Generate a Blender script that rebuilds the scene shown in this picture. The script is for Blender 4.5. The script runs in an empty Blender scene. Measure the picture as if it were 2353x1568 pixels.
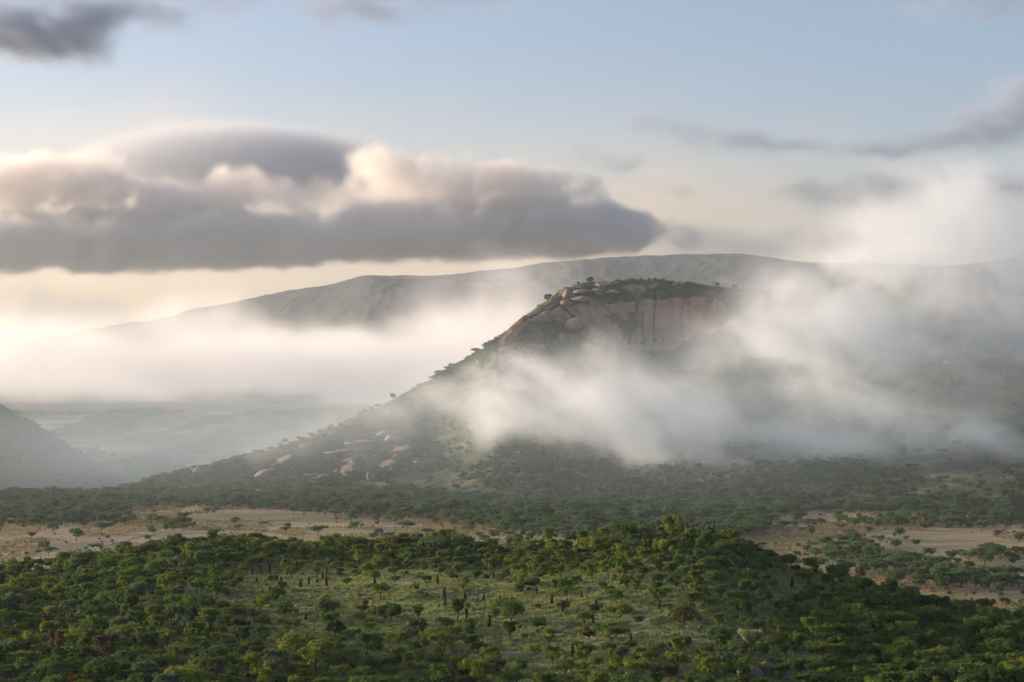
import bpy, bmesh, math, random
import numpy as np
from mathutils import Vector, Matrix

sc = bpy.context.scene
COL = sc.collection
R = math.radians

# ------------------------------------------------------------------ camera
K = 0.536 / 2353.0            # tangent of the view angle per unit of the layout sheets below
HZ = 880.0                    # eye level on those sheets
cam = bpy.data.cameras.new('camera')
cam_o = bpy.data.objects.new('camera', cam)
COL.objects.link(cam_o)
cam.sensor_width = 36.0
cam.lens = 18.0 / 0.268
cam.clip_start = 0.5
cam.clip_end = 60000.0
cam_o.location = (0, 0, 0)
cam_o.rotation_euler = (R(90) + math.atan((HZ - 784) * K), 0, 0)
sc.camera = cam_o

# ------------------------------------------------------------------ sky, sun, exposure
SUN_AZ, SUN_EL = -74.0, 9.5   # degrees from the view direction (left), above the horizon
w = bpy.data.worlds.new('World')
sc.world = w
w.use_nodes = True
_n = w.node_tree
_sky = _n.nodes.new('ShaderNodeTexSky')
_sky.sky_type = 'NISHITA'
_sky.sun_disc = False
_sky.sun_elevation = R(SUN_EL)
_sky.sun_rotation = R(SUN_AZ)
_sky.altitude = 800
_sky.air_density = 1.0
_sky.dust_density = 5.0
_sky.ozone_density = 2.1
_wb = _n.nodes.new('ShaderNodeMix')
_wb.data_type = 'RGBA'
_wb.blend_type = 'MULTIPLY'
_wb.inputs[0].default_value = 1.0
_wb.inputs[7].default_value = (1.085, 0.945, 0.965, 1.0)      # white balance, the same over the whole sky
_n.links.new(_sky.outputs[0], _wb.inputs[6])
_n.links.new(_wb.outputs[2], _n.nodes['Background'].inputs[0])
_n.nodes['Background'].inputs[1].default_value = 0.12

sun = bpy.data.lights.new('sun', 'SUN')
sun.energy = 4.0
sun.angle = R(10)
sun.color = (1.0, 0.81, 0.62)
sun_o = bpy.data.objects.new('sun', sun)
COL.objects.link(sun_o)
_d = Vector((math.sin(R(SUN_AZ)) * math.cos(R(SUN_EL)), math.cos(R(SUN_AZ)) * math.cos(R(SUN_EL)), math.sin(R(SUN_EL))))
sun_o.rotation_euler = _d.to_track_quat('Z', 'Y').to_euler()
sun_o.location = (-400, -50, 200)

vs = sc.view_settings
vs.view_transform = 'Standard'
vs.look = 'None'
vs.exposure = 1.12
vs.gamma = 1.0
vs.use_curve_mapping = False

cy = sc.cycles
cy.use_denoising = True
cy.max_bounces = 14
cy.diffuse_bounces = 3
cy.glossy_bounces = 1
cy.transmission_bounces = 2
cy.transparent_max_bounces = 8
cy.volume_bounces = 8
cy.volume_step_rate = 7.0
cy.volume_max_steps = 256
cy.use_adaptive_sampling = True
cy.adaptive_threshold = 0.03

# ------------------------------------------------------------------ numeric helpers
rng = np.random.default_rng(7)
random.seed(7)


def _hash(ix, iy, seed):
    h = (ix.astype(np.int64) * 374761393 + iy.astype(np.int64) * 668265263 + seed * 1442695041) & 0x7fffffff
    h = ((h ^ (h >> 13)) * 1274126177) & 0x7fffffff
    h = h ^ (h >> 16)
    return (h & 0xffff) / 65535.0


def vnoise(x, y, seed=0):
    x, y = np.broadcast_arrays(np.asarray(x, float), np.asarray(y, float))
    ix = np.floor(x); iy = np.floor(y)
    fx = x - ix; fy = y - iy
    fx = fx * fx * fx * (fx * (fx * 6 - 15) + 10)
    fy = fy * fy * fy * (fy * (fy * 6 - 15) + 10)
    a = _hash(ix, iy, seed); b = _hash(ix + 1, iy, seed)
    c = _hash(ix, iy + 1, seed); d = _hash(ix + 1, iy + 1, seed)
    return (a + (b - a) * fx) * (1 - fy) + (c + (d - c) * fx) * fy


def fbm(x, y, scale, octv=4, seed=0, gain=0.5):
    """-1..1 fractal noise with features of about `scale` metres"""
    x = np.asarray(x, float) / scale; y = np.asarray(y, float) / scale
    s = 0; a = 1.0; t = 0
    for o in range(octv):
        s = s + a * (vnoise(x, y, seed + o * 17) * 2 - 1)
        t += a; a *= gain
        x = x * 2.03 + 11.7; y = y * 2.03 + 5.3
    return s / t


def sstep(x, a, b):
    t = np.clip((np.asarray(x, float) - a) / (b - a), 0, 1)
    return t * t * (3 - 2 * t)


def interp_s(x, xp, fp, sig=0.0):
    """linear table lookup, optionally smoothed by a box-ish kernel of half width sig"""
    xp = np.asarray(xp, float); fp = np.asarray(fp, float)
    if sig <= 0:
        return np.interp(x, xp, fp)
    acc = 0; tw = 0
    for o in (-1, -.66, -.33, 0, .33, .66, 1):
        wgt = math.exp(-2 * o * o)
        acc = acc + wgt * np.interp(np.asarray(x) + o * sig, xp, fp); tw += wgt
    return acc / tw


def uof(px):
    return (np.asarray(px, float) - 1176.5) * K


def zof(py, Y):
    return (HZ - np.asarray(py, float)) * K * Y


def to_px(x, y, z):
    return 1176.5 + x / y / K, HZ - z / y / K


# ------------------------------------------------------------------ mesh helpers
def mesh_from(name, verts, faces, mat=None, smooth=False):
    verts = np.asarray(verts, np.float32); faces = np.asarray(faces, np.int32)
    me = bpy.data.meshes.new(name)
    nv = len(verts); nf, k = faces.shape
    me.vertices.add(nv); me.vertices.foreach_set('co', verts.ravel())
    me.loops.add(nf * k); me.loops.foreach_set('vertex_index', faces.ravel())
    me.polygons.add(nf)
    me.polygons.foreach_set('loop_start', np.arange(0, nf * k, k, dtype=np.int32))
    me.polygons.foreach_set('loop_total', np.full(nf, k, np.int32))
    me.polygons.foreach_set('use_smooth', np.full(nf, smooth, bool))
    me.update(calc_edges=True)
    if mat:
        me.materials.append(mat)
    return me


def add_attr(me, name, vals):
    a = me.attributes.new(name, 'FLOAT', 'POINT')
    a.data.foreach_set('value', np.asarray(vals, np.float32).ravel())


def link(name, me, parent=None):
    o = bpy.data.objects.new(name, me)
    COL.objects.link(o)
    if parent is not None:
        o.parent = parent
    return o


def grid_obj(name, X, Y, Z, mat, attrs=None, kind='structure'):
    m, n = X.shape
    idx = np.arange(m * n).reshape(m, n)
    f = np.stack([idx[:-1, :-1], idx[:-1, 1:], idx[1:, 1:], idx[1:, :-1]], -1).reshape(-1, 4)
    me = mesh_from(name, np.stack([X, Y, Z], -1).reshape(-1, 3), f, mat, True)
    for k_, v in (attrs or {}).items():
        add_attr(me, k_, v)
    o = link(name, me)
    o['kind'] = kind
    return o


# ------------------------------------------------------------------ materials
class Nodes:
    def __init__(self, tree):
        self.t = tree; self.N = tree.nodes; self.L = tree.links

    def put(self, sock, v):
        if v is None:
            return
        if hasattr(v, 'is_output') or isinstance(v, bpy.types.NodeSocket):
            self.L.new(v, sock)
        else:
            sock.default_value = v

    def m(self, op, a, b=None, c=None, clamp=False):
        n = self.N.new('ShaderNodeMath'); n.operation = op; n.use_clamp = clamp
        for s, v in zip(n.inputs, (a, b, c)):
            self.put(s, v)
        return n.outputs[0]

    def v(self, op, a, b=None, scale=None):
        n = self.N.new('ShaderNodeVectorMath'); n.operation = op
        self.put(n.inputs[0], a); self.put(n.inputs[1], b)
        if scale is not None:
            self.put(n.inputs['Scale'], scale)
        return n.outputs['Value'] if op in ('DOT_PRODUCT', 'LENGTH', 'DISTANCE') else n.outputs['Vector']

    def noise(self, vec, scale, detail=3, rough=0.5, dist=0.0, color=False):
        n = self.N.new('ShaderNodeTexNoise')
        self.put(n.inputs['Vector'], vec); n.inputs['Scale'].default_value = scale
        n.inputs['Detail'].default_value = detail; n.inputs['Roughness'].default_value = rough
        n.inputs['Distortion'].default_value = dist
        return n.outputs['Color'] if color else n.outputs[0]

    def smooth(self, x, a, b):
        n = self.N.new('ShaderNodeMapRange'); n.interpolation_type = 'SMOOTHSTEP'
        self.put(n.inputs['Value'], x)
        n.inputs['From Min'].default_value = a; n.inputs['From Max'].default_value = b
        return n.outputs['Result']

    def mix(self, f, a, b):
        n = self.N.new('ShaderNodeMix'); n.data_type = 'RGBA'
        self.put(n.inputs[0], f); self.put(n.inputs[6], a); self.put(n.inputs[7], b)
        return n.outputs[2]


def rgb(r, g, b):
    return (r, g, b, 1.0)


def new_mat(name, rough=0.9):
    m = bpy.data.materials.new(name); m.use_nodes = True
    t = m.node_tree; p = t.nodes['Principled BSDF']
    p.inputs['Roughness'].default_value = rough
    p.inputs['Specular IOR Level'].default_value = 0.15
    return m, Nodes(t), p


def attr(n, name):
    a = n.N.new('ShaderNodeAttribute'); a.attribute_name = name
    return a.outputs['Fac']


def pos(n):
    return n.N.new('ShaderNodeNewGeometry').outputs['Position']


def bump(n, p, h, strength=0.5, dist=0.3):
    b = n.N.new('ShaderNodeBump'); b.inputs['Strength'].default_value = strength; b.inputs['Distance'].default_value = dist
    n.put(b.inputs['Height'], h); n.L.new(b.outputs[0], p.inputs['Normal'])


def mat_near_ground():
    m, n, p = new_mat('near_hill_grass')
    P = pos(n)
    big = n.noise(P, 0.035, 4, 0.6)
    med = n.noise(P, 0.35, 4, 0.65)
    fine = n.noise(n.v('MULTIPLY', P, (1.0, 1.6, 1.0)), 2.2, 3, 0.7)
    c = n.mix(n.smooth(med, 0.35, 0.68), rgb(0.120, 0.148, 0.055), rgb(0.235, 0.262, 0.115))
    c = n.mix(n.smooth(big, 0.52, 0.68), c, rgb(0.165, 0.135, 0.080))
    c = n.mix(n.smooth(fine, 0.55, 0.8), c, rgb(0.055, 0.068, 0.028))
    n.put(p.inputs['Base Color'], c)
    bump(n, p, n.m('ADD', fine, n.m('MULTIPLY', med, 2.0)), 0.7, 0.5)
    return m


def mat_plain():
    m, n, p = new_mat('plain_dry_grass')
    P = pos(n)
    Ps = n.v('MULTIPLY', P, (0.45, 1.0, 1.0))
    big = n.noise(Ps, 0.022, 4, 0.6)
    med = n.noise(Ps, 0.12, 4, 0.65)
    fine = n.noise(P, 1.1, 3, 0.7)
    c = n.mix(n.smooth(med, 0.35, 0.7), rgb(0.250, 0.195, 0.102), rgb(0.365, 0.292, 0.160))
    c = n.mix(n.smooth(big, 0.46, 0.62), c, rgb(0.165, 0.150, 0.075))
    c = n.mix(n.smooth(fine, 0.56, 0.8), c, rgb(0.120, 0.085, 0.048))
    n.put(p.inputs['Base Color'], c)
    bump(n, p, fine, 0.5, 0.4)
    return m


def mat_rock_hill():
    m, n, p = new_mat('granite_hill')
    P = pos(n)
    rk = attr(n, 'rock')
    streak = n.noise(n.v('MULTIPLY', n.v('ADD', P, n.v('SCALE', n.noise(P, 0.02, 2, 0.5, 0, True), scale=26.0)), (1.0, 0.15, 0.14)), 0.16, 5, 0.72)
    patch = n.noise(P, 0.05, 4, 0.6)
    fine = n.noise(P, 0.6, 5, 0.7)
    rock = n.mix(n.smooth(patch, 0.38, 0.62), rgb(0.335, 0.185, 0.110), rgb(0.380, 0.248, 0.165))
    rock = n.mix(n.m('MULTIPLY', n.smooth(streak, 0.50, 0.66), 0.72), rock, rgb(0.12, 0.09, 0.072))
    rock = n.mix(n.m('MULTIPLY', n.smooth(fine, 0.55, 0.75), 0.55), rock, rgb(0.30, 0.28, 0.25))
    rock = n.mix(n.smooth(attr(n, 'crack'), 0.35, 0.9), rock, rgb(0.075, 0.062, 0.058))
    soil = n.mix(n.smooth(fine, 0.4, 0.65), rgb(0.046, 0.062, 0.026), rgb(0.090, 0.100, 0.048))
    soil = n.mix(n.m('MULTIPLY', n.smooth(patch, 0.50, 0.64), 0.8), soil, rgb(0.175, 0.150, 0.085))
    edge = n.m('ADD', rk, n.m('MULTIPLY', n.m('SUBTRACT', fine, 0.5), 0.9))
    n.put(p.inputs['Base Color'], n.mix(n.smooth(edge, 0.42, 0.58), soil, rock))
    bump(n, p, n.m('ADD', fine, n.m('MULTIPLY', streak, 1.2)), 0.8, 1.2)
    return m


def mat_far(name, grass, wood, sc_, lo, hi):
    m, n, p = new_mat(name)
    P = pos(n)
    Pw = n.v('ADD', P, n.v('SCALE', n.noise(P, sc_ * 1.3, 2, 0.5, 0, True), scale=0.25 / sc_))
    big = n.noise(Pw, sc_, 6, 0.62)
    med = n.noise(P, sc_ * 6, 4, 0.6)
    g = n.mix(n.smooth(med, 0.4, 0.65), rgb(*grass), rgb(grass[0] * 0.7, grass[1] * 0.78, grass[2] * 0.75))
    n.put(p.inputs['Base Color'], n.mix(n.smooth(big, lo, hi), g, rgb(*wood)))
    bump(n, p, n.m('ADD', med, big), 0.8, 6.0)
    return m


def mat_bush_ground(name):
    m, n, p = new_mat(name)
    P = pos(n)
    fine = n.noise(P, 0.22, 4, 0.65)
    c = n.mix(n.smooth(fine, 0.4, 0.62), rgb(0.045, 0.055, 0.026), rgb(0.085, 0.085, 0.045))
    n.put(p.inputs['Base Color'], c)
    bump(n, p, fine, 0.7, 2.0)
    return m


def mat_stone(name, a, b, dark):
    m, n, p = new_mat(name, 0.85)
    P = pos(n)
    patch = n.noise(P, 0.25, 4, 0.6); fine = n.noise(P, 1.6, 5, 0.7)
    c = n.mix(n.smooth(patch, 0.4, 0.62), rgb(*a), rgb(*b))
    c = n.mix(n.smooth(fine, 0.55, 0.75), c, rgb(*dark))
    n.put(p.inputs['Base Color'], c)
    bump(n, p, fine, 0.7, 0.4)
    return m


def mat_leaf(name, a, b):
    """leaf colour from a to b by leaf, with a little of the light coming through the leaf"""
    m = bpy.data.materials.new(name); m.use_nodes = True
    n = Nodes(m.node_tree); n.N.clear()
    out = n.N.new('ShaderNodeOutputMaterial')
    oi = n.N.new('ShaderNodeObjectInfo')
    f = n.m('ADD', n.m('MULTIPLY', attr(n, 'tint'), 0.65), n.m('MULTIPLY', oi.outputs['Random'], 0.35))
    c = n.mix(f, rgb(*a), rgb(*b))
    d = n.N.new('ShaderNodeBsdfDiffuse'); t = n.N.new('ShaderNodeBsdfTranslucent')
    n.put(d.inputs['Color'], c)
    n.put(t.inputs['Color'], n.mix(0.5, c, rgb(b[0] * 1.2, b[1] * 1.25, b[2] * 0.7)))
    mx = n.N.new('ShaderNodeMixShader'); mx.inputs[0].default_value = 0.38
    n.L.new(d.outputs[0], mx.inputs[1]); n.L.new(t.outputs[0], mx.inputs[2]); n.L.new(mx.outputs[0], out.inputs['Surface'])
    return m


def mat_plain_col(name, c, rough=0.9):
    m, n, p = new_mat(name, rough)
    f = n.noise(pos(n), 3.0, 3, 0.6)
    n.put(p.inputs['Base Color'], n.mix(f, rgb(c[0] * .6, c[1] * .6, c[2] * .6), rgb(c[0] * 1.4, c[1] * 1.4, c[2] * 1.4)))
    return m


M_near = mat_near_ground(); M_plain = mat_plain(); M_rockhill = mat_rock_hill()
M_ridge = mat_far('ridge_grass_and_woods', (0.22, 0.175, 0.10), (0.068, 0.077, 0.074), 0.0028, 0.30, 0.44)
M_valley = mat_far('valley_grass_and_bush', (0.19, 0.16, 0.10), (0.055, 0.068, 0.045), 0.0075, 0.44, 0.54)
M_lefthill = mat_bush_ground('bushy_hillside')
M_stone = mat_stone('pink_granite', (0.200, 0.146, 0.112), (0.245, 0.190, 0.152), (0.09, 0.075, 0.064))
M_stone_g = mat_stone('grey_granite', (0.18, 0.145, 0.115), (0.26, 0.225, 0.185), (0.09, 0.08, 0.07))
M_bark = mat_plain_col('bark', (0.060, 0.048, 0.038))
M_dead = mat_plain_col('dead_aloe_leaves', (0.050, 0.038, 0.029))
M_aloe = mat_plain_col('aloe_leaf', (0.085, 0.105, 0.060), 0.6)
LEAF = {
    'dark-green': mat_leaf('leaf_dark_green', (0.032, 0.064, 0.02), (0.085, 0.142, 0.042)),
    'mid-green': mat_leaf('leaf_mid_green', (0.062, 0.108, 0.025), (0.145, 0.21, 0.052)),
    'yellow-green': mat_leaf('leaf_yellow_green', (0.1, 0.135, 0.024), (0.205, 0.24, 0.05)),
    'grey-green': mat_leaf('leaf_grey_green', (0.066, 0.1, 0.052), (0.145, 0.185, 0.105)),
    'brownish': mat_leaf('leaf_brownish', (0.065, 0.055, 0.03), (0.125, 0.105, 0.052)),
    'blue-green': mat_leaf('leaf_blue_green', (0.056, 0.104, 0.048), (0.12, 0.185, 0.086)),
    'silver-grey': mat_leaf('leaf_silver_grey', (0.12, 0.135, 0.10), (0.22, 0.235, 0.19)),
    'orange-brown': mat_leaf('leaf_orange_brown', (0.10, 0.050, 0.012), (0.20, 0.100, 0.018)),
    'cream-flowered': mat_leaf('leaf_cream_flower', (0.12, 0.15, 0.05), (0.40, 0.40, 0.22)),
}

# ------------------------------------------------------------------ terrain
# near hill: columns of the layout sheet -> where its crest lies and how high
NC_PX = [-900, -300, 0, 200, 350, 470, 650, 850, 1000, 1120, 1300, 1450, 1600, 1720, 1850, 2000, 2150, 2353, 2700, 3300]
NC_PY = [1400, 1360, 1334, 1308, 1280, 1264, 1266, 1268, 1264, 1288, 1270, 1250, 1246, 1282, 1330, 1374, 1422, 1450, 1470, 1500]
NC_Y = [345, 350, 355, 360, 365, 370, 372, 372, 370, 360, 356, 354, 350, 344, 338, 328, 318, 310, 305, 305]


def near_z(x, y):
    x = np.asarray(x, float); y = np.asarray(y, float)
    px = np.clip(1176.5 + x / np.maximum(y, 150) / K, -1500, 3800)
    yc = interp_s(px, NC_PX, NC_Y, 60); pc = interp_s(px, NC_PX, NC_PY, 45)
    zc = zof(pc, yc)
    z0 = -38.5 - 0.006 * np.abs(px - 1200) / 10
    t = (y - 225) / (yc - 225)
    zin = z0 + (zc - z0) * sstep(t, -0.1, 1.05) + 0.9 * np.sin(np.clip(t, 0, 1) * math.pi)
    dy = np.maximum(y - yc, 0)
    zout = zin - 0.00145 * np.minimum(dy, 110) ** 2 - 0.32 * np.maximum(dy - 110, 0)
    front = -1.7 - 0.215 * y                      # the slope the viewer stands on
    zz = np.where(t < 0, np.maximum(front, z0 - 0.05 * (225 - y)), zout)
    zz = zz + fbm(x, y, 38, 4, 3) * 1.3 * sstep(y, 180, 240) + fbm(x, y, 7, 3, 9) * 0.22
    return np.maximum(zz, -90)


def plain_z(x, y):
    x = np.asarray(x, float); y = np.asarray(y, float)
    edge = 1075 + 0.12 * (x + 260) + 20 * fbm(x, y, 90, 3, 31)
    drop = np.maximum(y - edge, 0) * sstep(-x, 60, 150)
    return -64 + 1.6 * fbm(x, y, 120, 4, 21) + 0.25 * fbm(x, y, 14, 3, 22) - 0.30 * drop


X_, Y_ = np.meshgrid(np.arange(-330, 380.1, 2.2), np.arange(-60, 640.1, 2.2))
grid_obj('near_hill', X_, Y_, near_z(X_, Y_), M_near)
X_, Y_ = np.meshgrid(np.arange(-700, 760.1, 5), np.arange(420, 1500.1, 5))
grid_obj('savanna_plain', X_, Y_, plain_z(X_, Y_), M_plain)

# the rock hill: a fan of profiles from its foot over the granite dome to the skyline and down behind
RH_PX = [120, 200, 300, 440, 560, 700, 820, 1000, 1080, 1140, 1200, 1250, 1290, 1340, 1440, 1520, 1600, 1690, 1800, 1950, 2100, 2353, 2800]
RH_SKY = [1150, 1142, 1120, 1080, 1054, 1009, 960, 870, 826, 780, 730, 694, 664, 650, 641, 645, 657, 664, 668, 650, 625, 590, 540]
RH_YS = [1130, 1140, 1180, 1220, 1250, 1300, 1340, 1400, 1430, 1440, 1460, 1470, 1480, 1490, 1505, 1510, 1510, 1505, 1500, 1490, 1480, 1480, 1480]
RH_YF = [1115, 1115, 1085, 1060, 1040, 1020, 1010, 1000, 990, 985, 980, 980, 980, 980, 980, 980, 980, 975, 960, 930, 905, 885, 885]
DM_PX = [1140, 1200, 1250, 1290, 1340, 1400, 1460, 1520, 1600, 1650, 1690]
DM_TOP = [781, 734, 706, 686, 679, 677, 671, 668, 671, 680, 698]
DM_BASE = [806, 808, 812, 815, 818, 822, 815, 806, 786, 775, 768]


def hill_knots(px):
    px = np.asarray(px, float)
    Ys = interp_s(px, RH_PX, RH_YS, 30); Yf = interp_s(px, RH_PX, RH_YF, 60)
    zs = zof(interp_s(px, RH_PX, RH_SKY, 14), Ys)
    zf = np.full_like(px, -67.0)
    fy = [0.0, 0.40, 0.70, 0.88, 1.0]; fz = [0.0, 0.17, 0.50, 0.80, 1.0]
    Yk = [Yf + (Ys - Yf) * f for f in fy]; Zk = [zf + (zs - zf) * f for f in fz]
    d = sstep(px, 960, 1200) * (1 - sstep(px, 1670, 1800))
    Yb = Ys - 108; Yt = Ys - 40
    zb = zof(np.interp(px, [960, 1050] + DM_PX, [925, 866] + DM_BASE), Yb); zt = zof(np.interp(px, [960, 1050] + DM_PX, [905, 850] + DM_TOP), Yt)
    zt = np.minimum(zt, zs - 1)
    Ym = Yf + (Ys - Yf) * 0.45; zm = zf + (zb - zf) * 0.34
    for j, (a, b) in ((1, (Ym, zm)), (2, (Yb, zb)), (3, (Yt, zt))):
        Yk[j] = Yk[j] * (1 - d) + a * d; Zk[j] = Zk[j] * (1 - d) + b * d
    Yk += [Ys + 90, Ys + 420]; Zk += [zs - 14, zs - 150]
    return np.stack(Yk), np.stack(Zk), d


SK = np.array([0.0, 0.25, 0.45, 0.70, 0.82, 0.92, 1.0])   # profile parameter of the knots


def rock_bare(px, s):
    """how bare the granite is, 0..1, and the joints in it"""
    px = np.asarray(px, float); s = np.asarray(s, float)
    d = sstep(px, 1125, 1165) * (1 - sstep(px, 1640, 1700))
    lo = np.interp(px, [1140, 1250, 1330, 1420, 1500, 1600, 1690], [0.40, 0.45, 0.50, 0.46, 0.44, 0.46, 0.50])
    sj = s + 0.035 * fbm(px, s * 600, 38, 4, 59)
    band = sstep(sj, lo - 0.015, lo + 0.02) * (1 - sstep(sj, 0.635, 0.680))
    slant = px + (s - 0.58) * 900 * (1 - sstep(px, 1380, 1470))
    veg = fbm(slant, s * 420, 46, 4, 51)
    strips = sstep(veg, 0.16, 0.30) * (1 - sstep(px, 1450, 1520) * 0.85)
    rock = d * band * (1 - strips)
    hole = np.exp(-(((px - 1235) / 55) ** 2 + ((s - 0.53) / 0.06) ** 2))
    rock = rock * (1 - sstep(hole, 0.25, 0.6))
    top = d * sstep(s, 0.68, 0.72) * (1 - sstep(s, 0.815, 0.83)) * sstep(fbm(px, s * 700, 30, 4, 57), 0.22, 0.40)
    summit = np.exp(-(((px - 1440) / 50) ** 2)) * sstep(s, 0.785, 0.80) * (1 - sstep(s, 0.83, 0.84))
    low = sstep(px, 540, 600) * 0.85 * (1 - sstep(px, 900, 940)) * sstep(fbm(px, s * 500, 42, 4, 61), 0.27, 0.40) * sstep(s, 0.18, 0.24) * (1 - sstep(s, 0.50, 0.56))
    rb = 0.75 * sstep(px, 1900, 1980) * sstep(fbm(px, s * 600, 34, 4, 63), 0.16, 0.30) * sstep(s, 0.4, 0.5)
    rock = np.maximum.reduce([rock, top, summit, low, rb])
    cr = np.maximum(0.8 * np.exp(-((px - 1505 - 5 * fbm(s * 900, px * 0, 30, 3, 73)) / 3.4) ** 2), 0.8 * np.exp(-((px - 1463 - 5 * fbm(s * 900, px * 0, 25, 3, 75)) / 9) ** 2) * sstep(s, 0.52, 0.56) * (1 - sstep(s, 0.64, 0.66)))
    cr = np.maximum(cr, 0.7 * np.exp(-((px - 1478 - 4 * fbm(s * 900, px * 0, 25, 3, 74)) / 3) ** 2) * (1 - sstep(s, 0.60, 0.62)))
    cr = cr * sstep(s, 0.47, 0.50) * (1 - sstep(s, 0.69, 0.71))
    rib = 1 - np.abs(fbm(slant * 1.0, s * 110, 30, 3, 71)) * 2.6
    cr2 = sstep(rib, 0.80, 0.98) * 0.55 * (1 - sstep(px, 1420, 1500) * 0.8)
    return rock, np.maximum(cr, cr2 * d * band)


def hill_pt(px, s, rough=True):
    px = np.asarray(px, float); s = np.asarray(s, float)
    Yk, Zk, d = hill_knots(px)
    j = np.clip(np.searchsorted(SK, s, side='right') - 1, 0, len(SK) - 2)
    t = (s - SK[j]) / (SK[j + 1] - SK[j])
    # monotone cubic through the knots
    cols = np.arange(px.size)
    Yf_, Zf_ = Yk.reshape(len(SK), -1), Zk.reshape(len(SK), -1)
    jf = j.ravel(); tf = t.ravel()

    def herm(A):
        dl = (A[1:] - A[:-1]) / (SK[1:] - SK[:-1])[:, None]
        tg = np.zeros_like(A)
        tg[0] = dl[0]; tg[-1] = dl[-1]
        pr = dl[1:] * dl[:-1]
        tg[1:-1] = np.where(pr > 0, 2 * pr / (dl[1:] + dl[:-1] + 1e-9), 0)
        h = (SK[1:] - SK[:-1])[jf]
        a = A[jf, cols]; b = A[jf + 1, cols]; ma = tg[jf, cols] * h; mb = tg[jf + 1, cols] * h
        t2 = tf * tf; t3 = t2 * tf
        return ((2 * t3 - 3 * t2 + 1) * a + (t3 - 2 * t2 + tf) * ma + (-2 * t3 + 3 * t2) * b + (t3 - t2) * mb).reshape(px.shape)
    Y = herm(Yf_); Z = herm(Zf_)
    X = uof(px) * Y
    if rough:
        rk, cr = rock_bare(px, s)
        up = sstep(s, 0.02, 0.15)
        slant = px + (s - 0.58) * 900 * (1 - sstep(px, 1380, 1470))
        rib = np.abs(fbm(slant, s * 110, 30, 3, 71)) * 2.2
        dep = (3.0 - 1.9 * sstep(px, 1400, 1480)) * (rib - 0.5) * sstep(rk, 0.2, 0.7) * sstep(px, 1100, 1160) - 3.0 * np.minimum(cr, 1)
        Y = Y - dep * 0.9
        soft = 1 - 0.6 * sstep(rk, 0.2, 0.7)
        Z = Z + up * soft * (fbm(X, Y * 1.0, 55, 5, 41) * 4.5 + fbm(X, s * 900, 9, 4, 43) * 1.1) * (1 - 0.75 * sstep(s, 0.74, 0.82)) + 0.5 * dep * 0.3
        # ledges across the dome
        Z = Z + 1.3 * d * np.sin(s * 150 + 3 * fbm(px, s * 300, 60, 2, 45)) * sstep(s, 0.45, 0.5) * (1 - sstep(s, 0.70, 0.74))
        X = X + fbm(px, s * 700, 20, 3, 47) * 1.2 * up
    return X, Y, Z


pxs = np.concatenate([np.arange(100, 1090, 5.0), np.arange(1090, 1740, 1.6), np.arange(1740, 2800, 6.0)])
ss = np.concatenate([np.linspace(0, 0.44, 120), np.linspace(0.443, 0.76, 190), np.linspace(0.763, 0.86, 60), np.linspace(0.87, 1.0, 24)])
PX_, S_ = np.meshgrid(pxs, ss)
hx, hy, hz = hill_pt(PX_, S_)
rk_, ck_ = rock_bare(PX_, S_)
grid_obj('granite_hill', hx, hy, hz, M_rockhill, {'rock': rk_, 'crack': ck_})

# bushy hill at the left, further back
LH_PX = [-900, -400, -150, 0, 40, 90, 150, 200, 250, 300, 360, 420]
LH_PY = [700, 800, 890, 948, 965, 995, 1035, 1068, 1100, 1128, 1150, 1165]


def left_pt(px, s):
    px = np.asarray(px, float); s = np.asarray(s, float)
    Ys = 1720 + 0.25 * (px - 0) * 0.5
    Yf = 1430 + 0 * px
    zs = zof(interp_s(px, LH_PX, LH_PY, 18), Ys); zf = -150 + 0 * px
    Y = Yf + (Ys - Yf) * s
    Z = np.where(s <= 1, zf + (zs - zf) * (1 - (1 - np.minimum(s, 1)) ** 1.35), zs - 0.5 * (s - 1) * (Ys - Yf))
    X = uof(px) * Y
    g = fbm(X + Z * 0.9, Y * 0.35, 60, 4, 81)
    Z = Z + g * 7 * sstep(s, 0.0, 0.2) * (1 - 0.6 * sstep(s, 0.8, 1.0))
    return X, Y, Z


PX_, S_ = np.meshgrid(np.arange(-900, 430, 8.0), np.linspace(0, 1.6, 90))
grid_obj('bushy_hill', *left_pt(PX_, S_), M_lefthill)

# far valley side rising towards the ridge
VY = [1300, 1500, 1800, 2000, 2300, 2600, 3000, 3500, 4200, 5000]
VZ = [-215, -185, -128, -106, -93, -78, -60, -34, 5, 30]


def valley_z(x, y):
    return interp_s(y, VY, VZ, 120) + fbm(x, y, 420, 5, 91) * 26 * sstep(y, 1500, 2100) + 0.02 * (x + 400) * sstep(y, 1900, 2600)


uu = np.linspace(-0.42, 0.16, 190); yy = np.geomspace(1320, 4900, 170)
U_, Y_ = np.meshgrid(uu, yy)
grid_obj('valley_slope', U_ * Y_, Y_, valley_z(U_ * Y_, Y_), M_valley)

# the far ridge
FR_PX = [-600, 0, 150, 280, 390, 430, 520, 600, 680, 760, 810, 840, 1000, 1080, 1180, 1250, 1350, 1440, 1520, 1600, 1680, 1760, 1850, 2000, 2300, 2800]
FR_PY = [850, 800, 775, 751, 733, 719, 706, 688, 671, 660, 648, 640, 637, 633, 622, 611, 602, 598, 593, 590, 589, 596, 606, 612, 620, 640]


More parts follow.
